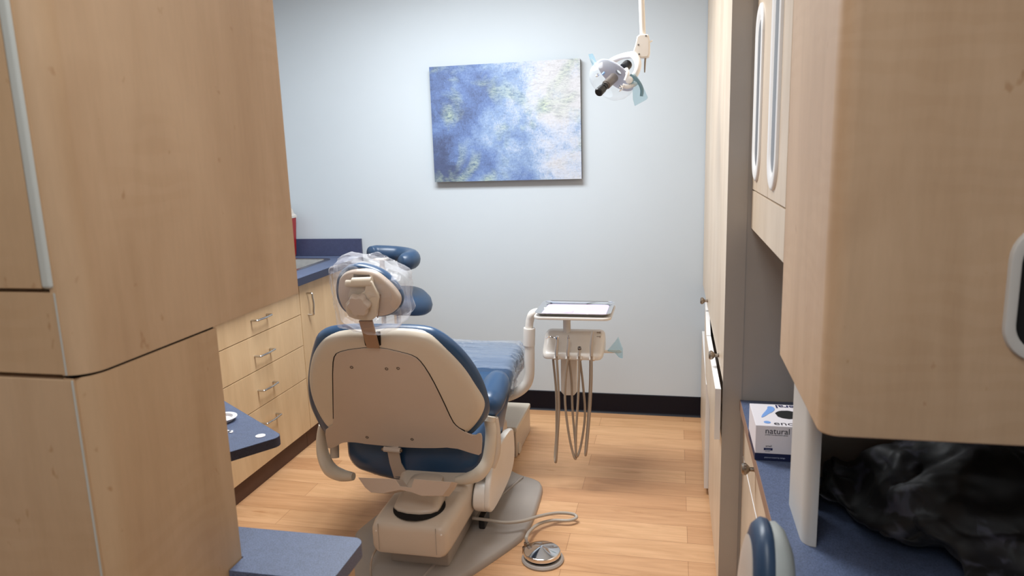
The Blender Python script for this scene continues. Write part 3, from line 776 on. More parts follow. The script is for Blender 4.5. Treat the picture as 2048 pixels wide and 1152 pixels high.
# arms: swooping tubular yokes on both sides with pads
def arm(pts, rr): return tube(bmesh.new(), pts, rr, 16, 6)
ra = [at(978, 838, y=2.48), at(982, 862, y=2.48), at(980, 895, y=2.47), at(974, 925, y=2.46), at(958, 947, y=2.44), at(935, 957, y=2.43), at(912, 961, y=2.43)]
obj('arm_yoke', arm(ra, [.021, .022, .022, .024, .026, .022, .014]), 'beige', ch, angle=70, wn=False)
la = [at(645, 850, y=2.47), at(643, 880, y=2.47), at(647, 912, y=2.46), at(660, 938, y=2.44), at(682, 950, y=2.43), at(707, 953, y=2.42)]
obj('arm_yoke', arm(la, [.015, .021, .025, .028, .025, .015]), 'beige', ch, angle=70, wn=False)
obj('arm_stem', tube(bmesh.new(), [at(978, 842, y=2.48), at(980, 832, y=2.485)], .0235, 16, 0), 'beige', ch)
st = [(.03, at(990, 846, y=2.54)), ]
obj('armrest_post', tube(bmesh.new(), [at(988, 835, y=2.50), at(991, 870, y=2.50), at(990, 905, y=2.49), at(983, 935, y=2.47)], [.016, .02, .021, .015], 14, 5), 'beige_case', ch, angle=70, wn=False)
def padm(x0, y0, z0, x1, y1, z1, w, h):
    rings = []
    a = Vector((x0, y0, z0)); b = Vector((x1, y1, z1))
    for t_, s in ((0, .25), (.03, .6), (.10, .88), (.25, 1), (.55, 1), (.8, .95), (.93, .8), (.985, .5), (1, .2)):
        c = a.lerp(b, t_)
        rings.append([c+Vector((math.cos(q)*w*s, 0, math.sin(q)*h*(s**.7))) for q in [2*PI*k/20 for k in range(20)]])
    return loft(bmesh.new(), rings)
obj('armrest_pad', padm(-.680, 2.49, .545, -.688, 2.74, .585, .058, .052), 'vinyl', ch, angle=60, wn=False)
obj('armrest_pad', padm(AX*2+.680, 2.49, .545, AX*2+.688, 2.74, .585, .058, .052), 'vinyl', ch, angle=60, wn=False)
obj('armrest_post', tube(bmesh.new(), [(AX*2+.665, 2.52, .54), (AX*2+.66, 2.50, .44), (AX*2+.665, 2.47, .32)], .018, 12, 4), 'beige_case', ch, angle=70)
# base plate on the floor
plate = [(718, 1060), (735, 1035), (775, 1000), (800, 970)]
pl = [at(u, v, z=.03) for u, v in plate]
right = [at(u, v, z=.03) for u, v in ((1018, 938), (1060, 952), (1082, 968), (1078, 990), (1052, 1062), (1000, 1105))]
outl = [Vector((-1.225, 2.47, 0)), Vector((-1.17, 2.70, 0)), Vector((-1.15, 3.10, 0)), Vector((-.80, 3.16, 0)), Vector((-.70, 3.06, 0)), Vector((-.605, 3.02, 0)), Vector((-.565, 2.985, 0)), Vector((-.55, 2.90, 0)), Vector((-.545, 2.565, 0)), Vector((-.60, 2.43, 0)), Vector((-.80, 2.06, 0)), Vector((-.84, 2.01, 0)), Vector((-.90, 2.0, 0)), Vector((-1.03, 2.02, 0)), Vector((-1.08, 2.06, 0)), Vector((-1.12, 2.17, 0)), Vector((-1.225, 2.41, 0))]
bmx = bmesh.new()
ol = chaikin(outl, 2)
dome(bmx, ol, (0, 0, 1), [(1.0, 0), (1.0, .008), (.985, .022), (.96, .028), (.80, .032), (.5, .034)])
obj('base_plate', bmx, 'grey_plate', ch, angle=50, wn=False)
bmx = bmesh.new()
tube(bmx, [(-.775, 2.70, .034), (-.80, 2.45, .034), (-.86, 2.10, .033)], .006, 8, 4)
tube(bmx, [(-.66, 3.0, .034), (-.72, 2.78, .034), (-.75, 2.68, .034)], .006, 8, 4)
obj('plate_rib', bmx, 'grey_plate', ch)
# casing
def cas(y, x0, x1, z0, z1, r=.03): return [(x, y, z) for x, z in rrect(x0, x1, z0, z1, r, 6)]
bmx = bmesh.new()
rings = [cas(2.168, -1.008, -.778, .125, .205, .02), cas(2.172, -1.022, -.762, .116, .218, .025), cas(2.182, -1.030, -.753, .112, .228, .03), cas(2.21, -1.034, -.748, .112, .236, .033), cas(2.26, -1.036, -.745, .112, .238, .035), cas(2.42, -1.036, -.742, .112, .240, .035), cas(2.47, -1.034, -.740, .115, .285, .035), cas(2.56, -1.03, -.738, .115, .315, .03), cas(2.75, -1.03, -.736, .10, .32, .03), cas(3.05, -1.03, -.736, .06, .30, .03), cas(3.06, -1.0, -.77, .07, .28, .03)]
obj('base_casing', loft(bmx, rings), 'beige_case', ch, angle=40, wn=False)
bmx = bmesh.new(); bx(bmx, -1.0, -.775, 2.25, 3.0, .03, .13, bev=.01); obj('base_frame', bmx, 'grey_plate', ch)
for x in (-1.002, -.79): obj('casing_joint', box(x-.0006, x+.0006, 2.1665, 2.171, .128, .226), 'grey_plate', ch, False)
# dark well and inner lift cover on the casing
def ell(cx, cy, z, a, b, n=40, y0=None): return [Vector((cx+a*math.cos(2*PI*k/n), cy+b*math.sin(2*PI*k/n), z)) for k in range(n)]
bmx = bmesh.new(); prism(bmx, ell(-.888, 2.285, .2385, .094, .100), (0, 0, .0035)); obj('lift_well', bmx, 'deep', ch, False, label='black oval well')
bmx = bmesh.new()
def lc(z, s, yo=0, f=1): return [Vector((-.890+p[0]*s, 2.302+yo+p[1]*f, z)) for p in [(-.072, .05), (-.078, -.02), (-.074, -.05), (-.055, -.068), (-.02, -.078), (.02, -.078), (.055, -.066), (.072, -.046), (.074, -.02), (.07, .05), (.04, .09), (-.04, .09)]]
loft(bmx, [lc(.2425, 1.12), lc(.243, 1.13), lc(.250, 1.13), lc(.257, 1.10, .006, .95), lc(.272, 1.0, .030, .78), lc(.290, .88, .065, .55), lc(.304, .80, .085, .42)])
obj('lift_cover', bmx, 'beige_case', ch, angle=70, wn=False)
p = at(832, 997, y=2.30); obj('cover_hole', lathe(bmesh.new(), p+Vector((0, -.006, 0)), (0, -.8, .6), [(.006, 0), (.006, .004), (0, .004)], 14), 'deep', ch)
for u, v in ((752, 1062), (882, 1071)):
    p = at(u, v, y=2.168); obj('screw', lathe(bmesh.new(), p+Vector((0, .004, 0)), (0, -1, 0), [(.0035, 0), (.003, .003), (0, .0035)], 12), 'white', ch)
# right link cover (tall slanting casing)
lp = [(.0, 2.445, .155), (0, 2.435, .19), (0, 2.50, .30), (0, 2.62, .345), (0, 2.79, .335), (0, 2.865, .325), (0, 2.90, .30), (0, 2.905, .17), (0, 2.80, .12), (0, 2.50, .12)]
bmx = bmesh.new(); prism(bmx, chaikin([Vector((-.694, y, z)) for _, y, z in lp], 2), (.026, 0, 0), bev=.009, seg=3)
prism(bmx, chaikin([Vector((-.736, y, z)) for y, z in ((2.445, .155), (2.435, .19), (2.48, .255), (2.60, .262), (2.80, .262), (2.88, .25), (2.88, .17), (2.80, .12), (2.50, .12))], 2), (.050, 0, 0), bev=.009, seg=3)
obj('link_cover', bmx, 'cream', ch, angle=40)
p = at(981, 1003, x=-.677); obj('screw', lathe(bmesh.new(), p, (1, 0, 0), [(.004, 0), (.004, .002), (0, .003)], 12), 'darkgrey', ch)
bmx = bmesh.new(); bx(bmx, -.738, -.712, 2.52, 2.60, .034, .09, bev=.006); obj('hose_socket', bmx, 'black', ch)
bmx = bmesh.new(); tube(bmx, [(-1.02, 2.20, .118), (-1.03, 2.165, .10), (-1.025, 2.13, .055), (-.98, 2.06, .04), (-.93, 2.02, .036)], .004, 8); obj('cable', bmx, 'hose', ch)

# plastic cover over the leg rest end
def wr(P, amp): return [Vector(p)+Vector((0, 0, 0)) for p in P]
bmx = bmesh.new(); rings = []
ys = [2.965+i*.005 for i in range(101)]
base_secs = [(2.93, .295, .535, .42), (3.05, .285, .572, .462), (3.2, .28, .572, .468), (3.35, .272, .556, .46), (3.43, .25, .545, .44), (3.475, .21, .53, .45)]
def interp(y):
    for a, b in zip(base_secs, base_secs[1:]):
        if y <= b[0]: f = (y-a[0])/(b[0]-a[0]); return [a[i]+(b[i]-a[i])*f for i in range(1, 4)]
    return base_secs[-1][1:]
for i, y in enumerate(ys):
    w, zt, zb = interp(y); w += .007; zt += .008; zb -= .010
    sc_ = dsec(y, w, zt, zb, cx=AX+.004, r=.045, nt=44)
    rg = []
    for k, q in enumerate(sc_):
        q = Vector(q); side = abs(q.x-AX)/w; bot = (zt-q.z)/(zt-zb)
        def rg_(f, o): return 1-2.4*abs(mnoise.noise(Vector((q.x*f[0]+o, q.y*f[1]+q.x*f[0]*.8+o, q.z*f[2]))))
        n_ = max(0, rg_((3, 17, 9), 1.3))**2*.009 + max(0, rg_((7, 38, 14), 5.1))**3*.005
        crin = max(0, rg_((26, 42, 20), 2.2))**2*.010*(1 if side > .88 or bot > .4 else 0)
        d = Vector((q.x-AX, 0, (q.z-(zt+zb)/2)*2.2)).normalized()
        rg.append(q+d*(n_+crin-.003))
    rings.append(rg)
loft(bmx, rings)
o = obj('plastic_sleeve', bmx, 'film_leg', wn=False, angle=40); tag(o, 'wrinkled clear plastic sleeve over the leg rest end of the dental chair', 'plastic cover')

# ------------------------------------------------------------------ foot control
fc = Vector((-.462, 2.435, 0))
pc = at(1084, 1108, z=.02); fc = Vector((pc.x, pc.y, 0))
t = thing('foot_control', 'round chrome foot pedal disc with grey hose on the floor', 'foot pedal', fc)
obj('base_ring', lathe(bmesh.new(), fc+Vector((.003, -.004, 0)), (0, 0, 1), [(.078, 0), (.079, .006), (.074, .012), (.066, .013), (.062, .009), (0, .009)], 40), 'grey_plate', t)
obj('collar', lathe(bmesh.new(), fc, (0, 0, 1), [(.058, .009), (.058, .02), (0, .02)], 40), 'black', t)
obj('disc', lathe(bmesh.new(), fc, (0, 0, 1), [(.060, .020), (.069, .022), (.070, .026), (.068, .034), (.064, .037), (.01, .052), (0, .053)], 48), 'chrome', t, angle=30)
bmx = bmesh.new(); cn = at(1053, 1085, z=.04)
lathe(bmx, (cn.x, cn.y, .0), (0, 0, 1), [(.017, 0), (.017, .02), (.010, .024), (.010, .04), (.006, .042), (.006, .05), (0, .05)], 20)
obj('connector', bmx, 'nickel', t)
hp = [at(945, 1036, z=.085), at(975, 1040, z=.082), at(1010, 1045, z=.075), at(1045, 1042, z=.065), at(1080, 1032, z=.055), at(1115, 1026, z=.04), at(1145, 1028, z=.03), at(1153, 1035, z=.022), at(1138, 1041, z=.02), at(1105, 1041, z=.02), at(1078, 1048, z=.025), at(1060, 1062, z=.04), Vector((cn.x, cn.y, .062)), Vector((cn.x, cn.y, .045))]
obj('hose', tube(bmesh.new(), hp, .0065, 12, 6), 'hose_light', t)

# ------------------------------------------------------------------ floor junction box
t = thing('utility_box', 'beige low utility box on the floor by the back wall, beside the leg rest', 'box', (-.79, 3.42, 0))
x0, x1, y0, y1 = -.90, -.742, 3.27, 3.63
bmx = bmesh.new(); bx(bmx, x0+.005, x1-.004, y0+.006, y1-.002, 0, .135, bev=.004); obj('body', bmx, 'beige_case', t)
bmx = bmesh.new(); bx(bmx, x0, x1, y0, y1, .13, .158, bev=.008, seg=3); obj('cover', bmx, 'beige', t)
bmx = bmesh.new(); bx(bmx, x0+.02, x1-.012, y0+.0045, y0+.007, .01, .125); obj('front_grille', bmx, 'grey_plate', t, False)
bmx = bmesh.new(); prism(bmx, chaikin([Vector((x1-.0045, y, z)) for y, z in ((3.30, 0.002), (3.30, .05), (3.315, .066), (3.34, .05), (3.37, .03), (3.37, .002))], 1), (.006, 0, 0)); obj('side_tab', bmx, 'beige', t)

# ------------------------------------------------------------------ delivery unit
YD = 3.08
t = thing('delivery_unit', 'cream dental delivery unit on a curved post with blue-wrapped handle', 'delivery unit', (-.6, YD, 0))
def D(u, v, dy=0): return at(u, v, y=YD+dy)
bmx = bmesh.new(); tube(bmx, [D(940, 810), D(1000, 797), D(1030, 787), D(1050, 772), D(1058, 752), D(1059, 715), D(1059, 690)], .0235, 18, 6); obj('lower_post', bmx, 'cream', t, angle=70, wn=False)
bmx = bmesh.new(); bx(bmx, -.93, -.80, YD-.04, YD+.06, 0.035, .355, bev=.02, seg=3); obj('mount_column', bmx, 'beige_case', t)
bmx = lathe(bmesh.new(), D(1058, 690), D(1059, 640)-D(1058, 690), [(.0245, -.004), (.027, 0), (.027, .075), (.025, .080), (0, .080)], 24); obj('collar', bmx, 'cream', t)
bmx = bmesh.new(); tube(bmx, [D(1058, 655), D(1060, 640), D(1066, 627), D(1085, 623, .03), D(1120, 622, .06)], .018, 16, 6); obj('upper_elbow', bmx, 'cream', t, angle=70, wn=False)
ZT = at(1140, 640, y=YD-.12).z
bmx = bmesh.new(); tx0, tx1 = D(1066, 640, -.12).x, D(1222, 640, -.12).x
ty0, ty1 = YD-.13, YD+.15
prism(bmx, [(x, y, ZT) for x, y in rrect(tx0, tx1, ty0, ty1, .035)], (0, 0, .012), bev=.003, seg=2); obj('tray_holder', bmx, 'cream', t, angle=40)
hx0, hx1 = D(1084, 680, -.08).x, D(1206, 680, -.08).x
# control head
bmx = bmesh.new()
def hsec(x, s=1):
    pr = [(-.10, .598), (-.105, .612), (-.10, .628), (-.045, .662), (-.01, .700), (.05, .704), (.075, .69), (.08, .62), (.07, .60)]
    pr = chaikin([Vector((YD+a, b, 0)) for a, b in pr], 2); c = sum(pr, Vector())/len(pr)
    return [Vector((x, (c+(q-c)*s).x, (c+(q-c)*s).y)) for q in pr]
loft(bmx, [hsec(hx0, .6), hsec(hx0+.003, .82), hsec(hx0+.010, .94), hsec(hx0+.022, 1), hsec(hx1-.022, 1), hsec(hx1-.010, .94), hsec(hx1-.003, .82), hsec(hx1, .6)])
obj('control_head', bmx, 'cream', t, angle=50, wn=False)
bmx = bmesh.new(); a = D(1133, 648); tube(bmx, [(a.x, YD+.01, .69), (a.x, YD+.01, ZT+.001)], .017, 16, 0); obj('neck', bmx, 'cream', t)
bmx = bmesh.new(); prism(bmx, [Vector(q) for q in (D(1121, 700, .05), D(1154, 700, .05), D(1153, 785, .05), D(1148, 791, .05), D(1128, 791, .05), D(1122, 784, .05))], (0, .035, 0), bev=.004); obj('hanging_block', bmx, 'cream', t)
# holder notches + screws
for u in (1113, 1136, 1159, 1184):
    p = at(u, 700, y=YD-.104)
    bmx = bmesh.new(); lathe(bmx, (p.x, p.y-.006, .606), (0, .55, .85), [(.0125, 0), (.013, .016), (.009, .017), (.008, .004), (0, .004)], 18); obj('holder', bmx, 'cream', t)
a = D(1196, 703); b = D(1238, 703)
bmx = bmesh.new(); tube(bmx, [a+Vector((-.02, 0, 0)), a.lerp(b, .5), b, b+Vector((.008, 0, .004))], .0065, 12); obj('handle', bmx, 'cream', t)
bmx = bmesh.new()
fo = [(1222, 694), (1231, 683), (1236, 676), (1240, 688), (1245, 700), (1245, 717), (1238, 715), (1230, 706), (1215, 702)]
prism(bmx, [D(u, v, -.012) for u, v in fo], (0, .024, 0)); obj('barrier_film', bmx, 'film_blue', t, False, label='blue barrier film')
for u, v in ((1199, 665), (1199, 674)):
    p = D(u, v, -.02); obj('side_knob', lathe(bmesh.new(), p+Vector((-.012, 0, 0)), (1, 0, 0), [(.003, 0), (.003, .012), (.0045, .012), (.0045, .017), (0, .017)], 12), 'nickel', t)

# tray, paper, gauze
def tr(i, z): return [(x, y, z) for x, y in rrect(tx0+.004+i, tx1-.002-i, ty0+.006+i, ty1-.006-i, .032-i*.4, 7)]
bmx = bmesh.new(); z0 = ZT+.0125
V = [[bmx.verts.new(p) for p in r] for r in (tr(.02, z0), tr(.004, z0+.012), tr(0, z0+.014), tr(-.0005, z0+.0155), tr(.004, z0+.0155), tr(.0225, z0+.002))]
for a, b in zip(V, V[1:]):
    for k in range(len(a)): bmx.faces.new((a[k], a[(k+1) % len(a)], b[(k+1) % len(a)], b[k]))
bmx.faces.new(V[0][::-1]); bmx.faces.new(V[-1])
tag(obj('instrument_tray', bmx, 'chrome', angle=50), 'shallow shiny steel instrument tray on top of the delivery unit', 'tray')
bmx = bmesh.new(); prism(bmx, tr(.024, z0+.0022), (0, 0, .0006))
tag(obj('tray_liner', bmx, 'purple', smooth=False), 'lilac paper liner lying in the steel instrument tray', 'paper liner')
g = at(1135, 622, z=z0+.005)
bmx = bmesh.new(); gp = [(-.030, -.012), (-.008, -.03), (.026, -.018), (.022, .016), (.004, .024), (-.02, .018)]
prism(bmx, [(g.x+x, g.y+y, z0+.003) for x, y in gp], (0, 0, .005), bev=.0015, seg=2)
tag(obj('gauze_pad', bmx, 'jar_white'), 'small white gauze pad on the lilac tray liner', 'gauze')

# handpieces with hoses
def handpiece(name, label, top, hose, kind, cat):
    h = thing(name, label, cat, top[0], 'handpieces hanging from the delivery unit')
    bmx = bmesh.new(); tube(bmx, top, [.006, .0075, .0085, .007] if kind != 'short' else [.006, .007], 14, 4); body = obj('body', bmx, 'tool', h, angle=60)
    if kind == 'syringe':
        bmx = bmesh.new(); p = top[0]; tube(bmx, [p+Vector((.004, 0, .002)), p+Vector((-.014, 0, .001)), p+Vector((-.032, -.002, .006)), p+Vector((-.05, -.003, -.002))], .0028, 8); obj('nozzle', bmx, 'chrome', body)
        bmx = bmesh.new(); lathe(bmx, p+Vector((0, 0, -.004)), (0, 0, 1), [(.008, 0), (.0085, .008), (.006, .012), (0, .012)], 16); obj('button', bmx, 'chrome', body)
    if kind == 'coupler':
        bmx = bmesh.new(); lathe(bmx, top[0], (0, 0, 1), [(.0055, 0), (.0055, .008), (.003, .009), (.003, .017), (.0015, .017), (0, .017)], 16); obj('coupler', bmx, 'chrome', body)
    if kind == 'short':
        bmx = bmesh.new(); lathe(bmx, top[0], (0, -.4, .9), [(.008, -.004), (.008, .006), (.005, .006), (.005, .002), (0, .002)], 16); obj('coupler', bmx, 'darkgrey', body)
    bmx = bmesh.new(); tube(bmx, hose, .0052, 12, 8); obj('hose', bmx, 'hose', h, angle=70, wn=False)
yh = -.118
handpiece('air_water_syringe', 'air-water syringe with thin bent nozzle, leftmost tool on the delivery unit', [D(1115, 676, yh), D(1114, 688, yh), D(1113, 700, yh), D(1113, 712, yh)],
          [D(1113, 710, yh), D(1116, 760, yh), D(1118, 820, yh), D(1115, 880, yh), D(1112, 923, yh), D(1110, 910, yh+.03), D(1113, 860, yh+.05), D(1112, 780, yh+.05), D(1106, 715, yh+.05), D(1107, 700, .0)], 'syringe', 'handpiece')
handpiece('handpiece_coupler', 'steel handpiece tube with thin pin tip, second tool from the left', [D(1137, 678, yh), D(1137, 688, yh), D(1136, 700, yh), D(1136, 712, yh)],
          [D(1137, 710, yh), D(1132, 750, yh), D(1130, 800, yh), D(1135, 850, yh), D(1143, 895, yh), D(1151, 918, yh), D(1151, 890, yh+.03), D(1145, 820, yh+.04), D(1143, 760, yh+.04), D(1137, 712, yh+.04), D(1137, 700, .0)], 'coupler', 'handpiece')
handpiece('handpiece_coupler', 'short dark-ended empty handpiece tube, third tool from the left', [D(1159, 697, yh), D(1158, 712, yh)],
          [D(1158, 710, yh), D(1158, 750, yh), D(1156, 800, yh), D(1152, 870, yh), D(1153, 913, yh), D(1162, 890, yh+.03), D(1170, 830, yh+.04), D(1166, 770, yh+.04), D(1159, 712, yh+.04), D(1159, 700, .0)], 'short', 'handpiece')
handpiece('handpiece_coupler', 'long slim slanted handpiece, rightmost tool on the delivery unit', [D(1186, 662, yh), D(1184, 676, yh), D(1183, 692, yh), D(1183, 712, yh)],
          [D(1183, 710, yh), D(1183, 760, yh), D(1180, 820, yh), D(1176, 870, yh), D(1172, 908, yh), D(1171, 900, yh+.03), D(1176, 840, yh+.045), D(1180, 770, yh+.045), D(1181, 715, yh+.045), D(1182, 700, .0)], 'long', 'handpiece')

# ------------------------------------------------------------------ assistant stool
YS = 3.30
t = thing('assistant_stool', 'navy assistant stool with curved arm pad behind the dental chair', 'stool', (-1.34, YS, 0))
def Sx(u, v, dy=0): return at(u, v, y=YS+dy)
bmx = bmesh.new()
pth = [Sx(741, 505, .02), Sx(752, 505, .05), Sx(775, 506, .08), Sx(800, 508, .09), Sx(820, 513, .05), Sx(823, 519, -.03), Sx(812, 523, -.10), Sx(801, 524, -.13)]
tube(bmx, pth, [.030, .037, .038, .038, .041, .046, .044, .028], 18, 6, ell=(1.0, .95, (0, 0, 1))); obj('arm_pad', bmx, 'vinyl_dark', t, angle=80, wn=False)
bmx = bmesh.new(); a = Sx(764, 518, .05)
tube(bmx, [a, a+Vector((.004, -.01, -.12)), a+Vector((.0, -.02, -.26)), a+Vector((.0, -.03, -.36))], .0125, 12); bx(bmx, a.x-.035, a.x+.035, a.y-.03, a.y+.03, a.z-.004, a.z+.008, bev=.003); obj('arm_post', bmx, 'cream', t)
sc0 = Vector((-1.33, YS-.02, .80))
bmx = lathe(bmesh.new(), (sc0.x, sc0.y, .745), (0, 0, 1), [(0, 0), (.13, 0), (.155, .006), (.17, .022), (.176, .045), (.17, .07), (.15, .088), (.10, .094), (0, .090)], 40)
for v in bmx.verts:
    d = v.co.x-sc0.x
    v.co.z -= .10*d*d/.03*.35 if d > 0 else 0
obj('seat', bmx, 'vinyl_dark', t, angle=60, wn=False)
bmx = lathe(bmesh.new(), (sc0.x, sc0.y, .12), (0, 0, 1), [(.035, 0), (.03, .02), (.028, .32), (.017, .33), (.017, .60), (.05, .615), (.05, .625), (0, .625)], 20); obj('column', bmx, 'steel', t)
for k in range(5):
    a = 2*PI*k/5+.3; d = Vector((math.cos(a), math.sin(a), 0))
    bmx = bmesh.new(); tube(bmx, [Vector((sc0.x, sc0.y, .13))+d*.02, Vector((sc0.x, sc0.y, .11))+d*.12, Vector((sc0.x, sc0.y, .075))+d*.215], [.024, .020, .014], 10, 3); lg = obj('leg', bmx, 'steel', t)
    c = Vector((sc0.x, sc0.y, .0285))+d*.215
    s_ = Vector((-d.y, d.x, 0)); bmx = lathe(bmesh.new(), c-s_*.012, s_, [(.02, 0), (.0275, .004), (.0275, .02), (.02, .024)], 18); tube(bmx, [c+Vector((0, 0, .0)), c+Vector((0, 0, .052))], .006, 8, 0); obj('caster', bmx, 'black', lg)

# ------------------------------------------------------------------ stool at bottom right (near)
t = thing('operator_stool', 'out-of-focus stool backrest, navy pad with pale grey shell at bottom right', 'stool', (-.05, .98, 0))
nn = Vector((-.96, -.02, .06)).normalized(); uu = Vector((-.02, .96, 0)).normalized(); ww = nn.cross(uu).normalized()
if ww.z < 0: ww = -ww
cb_ = Vector((.130, 1.03, .805))
def disc(s, d, a=.085, b=.145):
    P = []
    for k in range(40):
        q = 2*PI*k/40; c, s2 = math.cos(q), math.sin(q)
        P.append(cb_+uu*a*s*math.copysign(abs(c)**.85, c)+ww*b*s*math.copysign(abs(s2)**.85, s2)+nn*d)
    return P
obj('backrest_pad', loft(bmesh.new(), [disc(.55, .022), disc(.8, .021), disc(.93, .016), disc(1, .006), disc(.99, -.004), disc(.94, -.009)]), 'vinyl_dark', t, angle=60, wn=False)
obj('front_cover', loft(bmesh.new(), [disc(.5, .0265), disc(.72, .025), disc(.8, .0225), disc(.79, .018)]), 'beige_dim', t, angle=60, wn=False, label='pale taupe inner face')
obj('backrest_shell', loft(bmesh.new(), [disc(.96, -.007), disc(.97, -.016), disc(.90, -.028), disc(.75, -.038), disc(.5, -.044), disc(.2, -.046)]), 'greyshell', t, angle=60, wn=False, label='pale grey rounded shell')
obj('seat', lathe(bmesh.new(), (-.06, .98, .43), (0, 0, 1), [(0, 0), (.15, 0), (.18, .02), (.185, .045), (.16, .07), (0, .075)], 36), 'vinyl_dark', t, angle=60, wn=False)
bmx = bmesh.new(); tube(bmx, [cb_+Vector((.03, .01, -.08)), Vector((.155, 1.03, .55)), Vector((.12, 1.01, .42)), Vector((-.02, .99, .415))], .011, 10); obj('back_support', bmx, 'steel', t)
obj('column', lathe(bmesh.new(), (-.06, .98, .10), (0, 0, 1), [(.03, 0), (.028, .15), (.016, .16), (.016, .33), (0, .33)], 18), 'steel', t)
for k in range(5):
    a = 2*PI*k/5+.1; d = Vector((math.cos(a), math.sin(a), 0)); o_ = Vector((-.06, .98, 0))
    bmx = bmesh.new(); tube(bmx, [o_+Vector((0, 0, .12))+d*.01, o_+Vector((0, 0, .10))+d*.12, o_+Vector((0, 0, .075))+d*.22], [.024, .02, .014], 10, 3); lg = obj('leg', bmx, 'steel', t)
    c = o_+Vector((0, 0, .0285))+d*.22; s_ = Vector((-d.y, d.x, 0))
    bmx = lathe(bmesh.new(), c-s_*.012, s_, [(.02, 0), (.0275, .004), (.0275, .02), (.02, .024)], 18); tube(bmx, [c, c+Vector((0, 0, .052))], .006, 8, 0); obj('caster', bmx, 'black', lg)

# ------------------------------------------------------------------ exam light
YL = 2.8
t = thing('examination_light', 'white ceiling-hung dental examination light with blue-wrapped handles', 'lamp', (at(1283, 0, y=YL).x, YL, CEI))
def Lp(u, v, dy=0): return at(u, v, y=YL+dy)
def LZ(x, y, dy=0): return Lp(1170+x/7.2, 60+y/7.2, dy)
a = Lp(1286, 72); 
bmx = bmesh.new(); tube(bmx, [a+Vector((0, 0, -.01)), Vector((Lp(1283, 0).x, YL, Lp(1283, 0).z)), Vector((Lp(1283, 0).x-.002, YL, CEI-.03))], .0105, 16, 0); obj('drop_tube', bmx, 'cream', t)
bmx = lathe(bmesh.new(), (Lp(1283, 0).x, YL, CEI-.002), (0, 0, -1), [(.07, 0), (.07, .02), (.05, .035), (.02, .04), (0, .04)], 24); obj('ceiling_canopy', bmx, 'cream', t)
bmx = bmesh.new(); prism(bmx, chaikin([LZ(x, y, -.022) for x, y in ((752, 62), (900, 52), (925, 90), (935, 200), (930, 375), (880, 398), (770, 398), (700, 325), (688, 318), (730, 190))], 1), (0, .044, 0), bev=.005); hs_ = obj('junction_housing', bmx, 'cream', t)
for x, y in ((878, 84), (770, 213), (780, 348)):
    p = LZ(x, y, -.022); obj('screw', lathe(bmesh.new(), p+Vector((0, .001, 0)), (0, -1, 0), [(.0035, 0), (.003, .002), (0, .002)], 14), 'darkgrey', hs_)
bmx = bmesh.new(); tube(bmx, [LZ(925, 180), LZ(960, 158), LZ(972, 155)], .003, 10, 2); obj('toggle_switch', bmx, 'white', hs_)
bmx = bmesh.new(); tube(bmx, [LZ(868, 395), LZ(868, 420), LZ(864, 470), LZ(860, 560), LZ(858, 612)], [.004, .0035, .0035, .003, .002], 10, 4); obj('lever', bmx, 'nickel', hs_)
# C-shaped yoke
bmx = bmesh.new()
yk = [LZ(345, 480, .05), LZ(430, 425, .06), LZ(540, 380, .04), LZ(640, 362, .0), LZ(700, 365, -.02), LZ(750, 430, -.03), LZ(765, 510, -.04), LZ(745, 600, -.045), LZ(690, 690, -.04), LZ(640, 720, -.04)]
tube(bmx, yk, [.012, .012, .011, .012, .013, .013, .012, .011, .012, .012], 14, 6); obj('yoke', bmx, 'white', t, angle=70, wn=False)
# head axis: from back (upper right) to front (lower left, towards the chair)
hb = LZ(590, 520, .0); hf = LZ(240, 880, -.10)
ax = (hf-hb).normalized()
bmx = bmesh.new(); lathe(bmx, hb-ax*.004, ax, [(0, -.012), (.016, -.012), (.018, -.006), (.018, .018), (.014, .02), (0, .02)], 24); obj('rear_cap', bmx, 'black', t)
# curved reflector dish behind, opening towards the front
rc = LZ(455, 640, -.02)
bmx = bmesh.new()
ux = Vector((-.88, -.1, .45)); ux = (ux-ax*ux.dot(ax)).normalized(); uy = ax.cross(ux)
rings = []
NPX = 36
def hoop(a_, b_, d, sh=0): return [rc+ax*d+ux*(sh+a_*math.cos(2*PI*k/NPX))+uy*b_*math.sin(2*PI*k/NPX) for k in range(NPX)]
V = [[bmx.verts.new(p) for p in r] for r in (hoop(.012, .010, -.020), hoop(.045, .032, -.014), hoop(.078, .050, .0), hoop(.082, .053, .006), hoop(.078, .05, .008), hoop(.045, .030, -.005), hoop(.012, .01, -.012))]
for A_, B_ in zip(V, V[1:]):
    for k in range(NPX): bmx.faces.new((A_[k], A_[(k+1) % NPX], B_[(k+1) % NPX], B_[k]))
obj('reflector', bmx, 'reflector', t, angle=60, wn=False)
bmx = bmesh.new()
V = [[bmx.verts.new(p) for p in r] for r in (hoop(.084, .055, .006), hoop(.088, .058, .03), hoop(.084, .056, .055), hoop(.070, .048, .078), hoop(.045, .03, .09))]
for A_, B_ in zip(V, V[1:]):
    for k in range(NPX): bmx.faces.new((A_[k], A_[(k+1) % NPX], B_[(k+1) % NPX], B_[k]))
obj('clear_shield', bmx, 'acrylic', t, angle=60, wn=False, label='clear acrylic shield')
s0 = LZ(400, 700, -.05); s1 = LZ(215, 880, -.12); ad = (s1-s0).normalized(); Lh = (s1-s0).length
bmx = bmesh.new(); lathe(bmx, s0-ad*.01, ad, [(0, 0), (.017, 0), (.0165, Lh*.62), (.013, Lh*.64), (.013, Lh*.68), (0, Lh*.68)], 24); obj('bulb_housing', bmx, 'darkgrey', t)
bmx = bmesh.new(); lathe(bmx, s0+ad*Lh*.66, ad, [(0, 0), (.0135, 0), (.0135, .008), (.011, .009), (.011, .013), (.0155, .014), (.016, .04), (.013, .044), (0, .045)], 24); obj('bulb_cap', bmx, 'black', t)
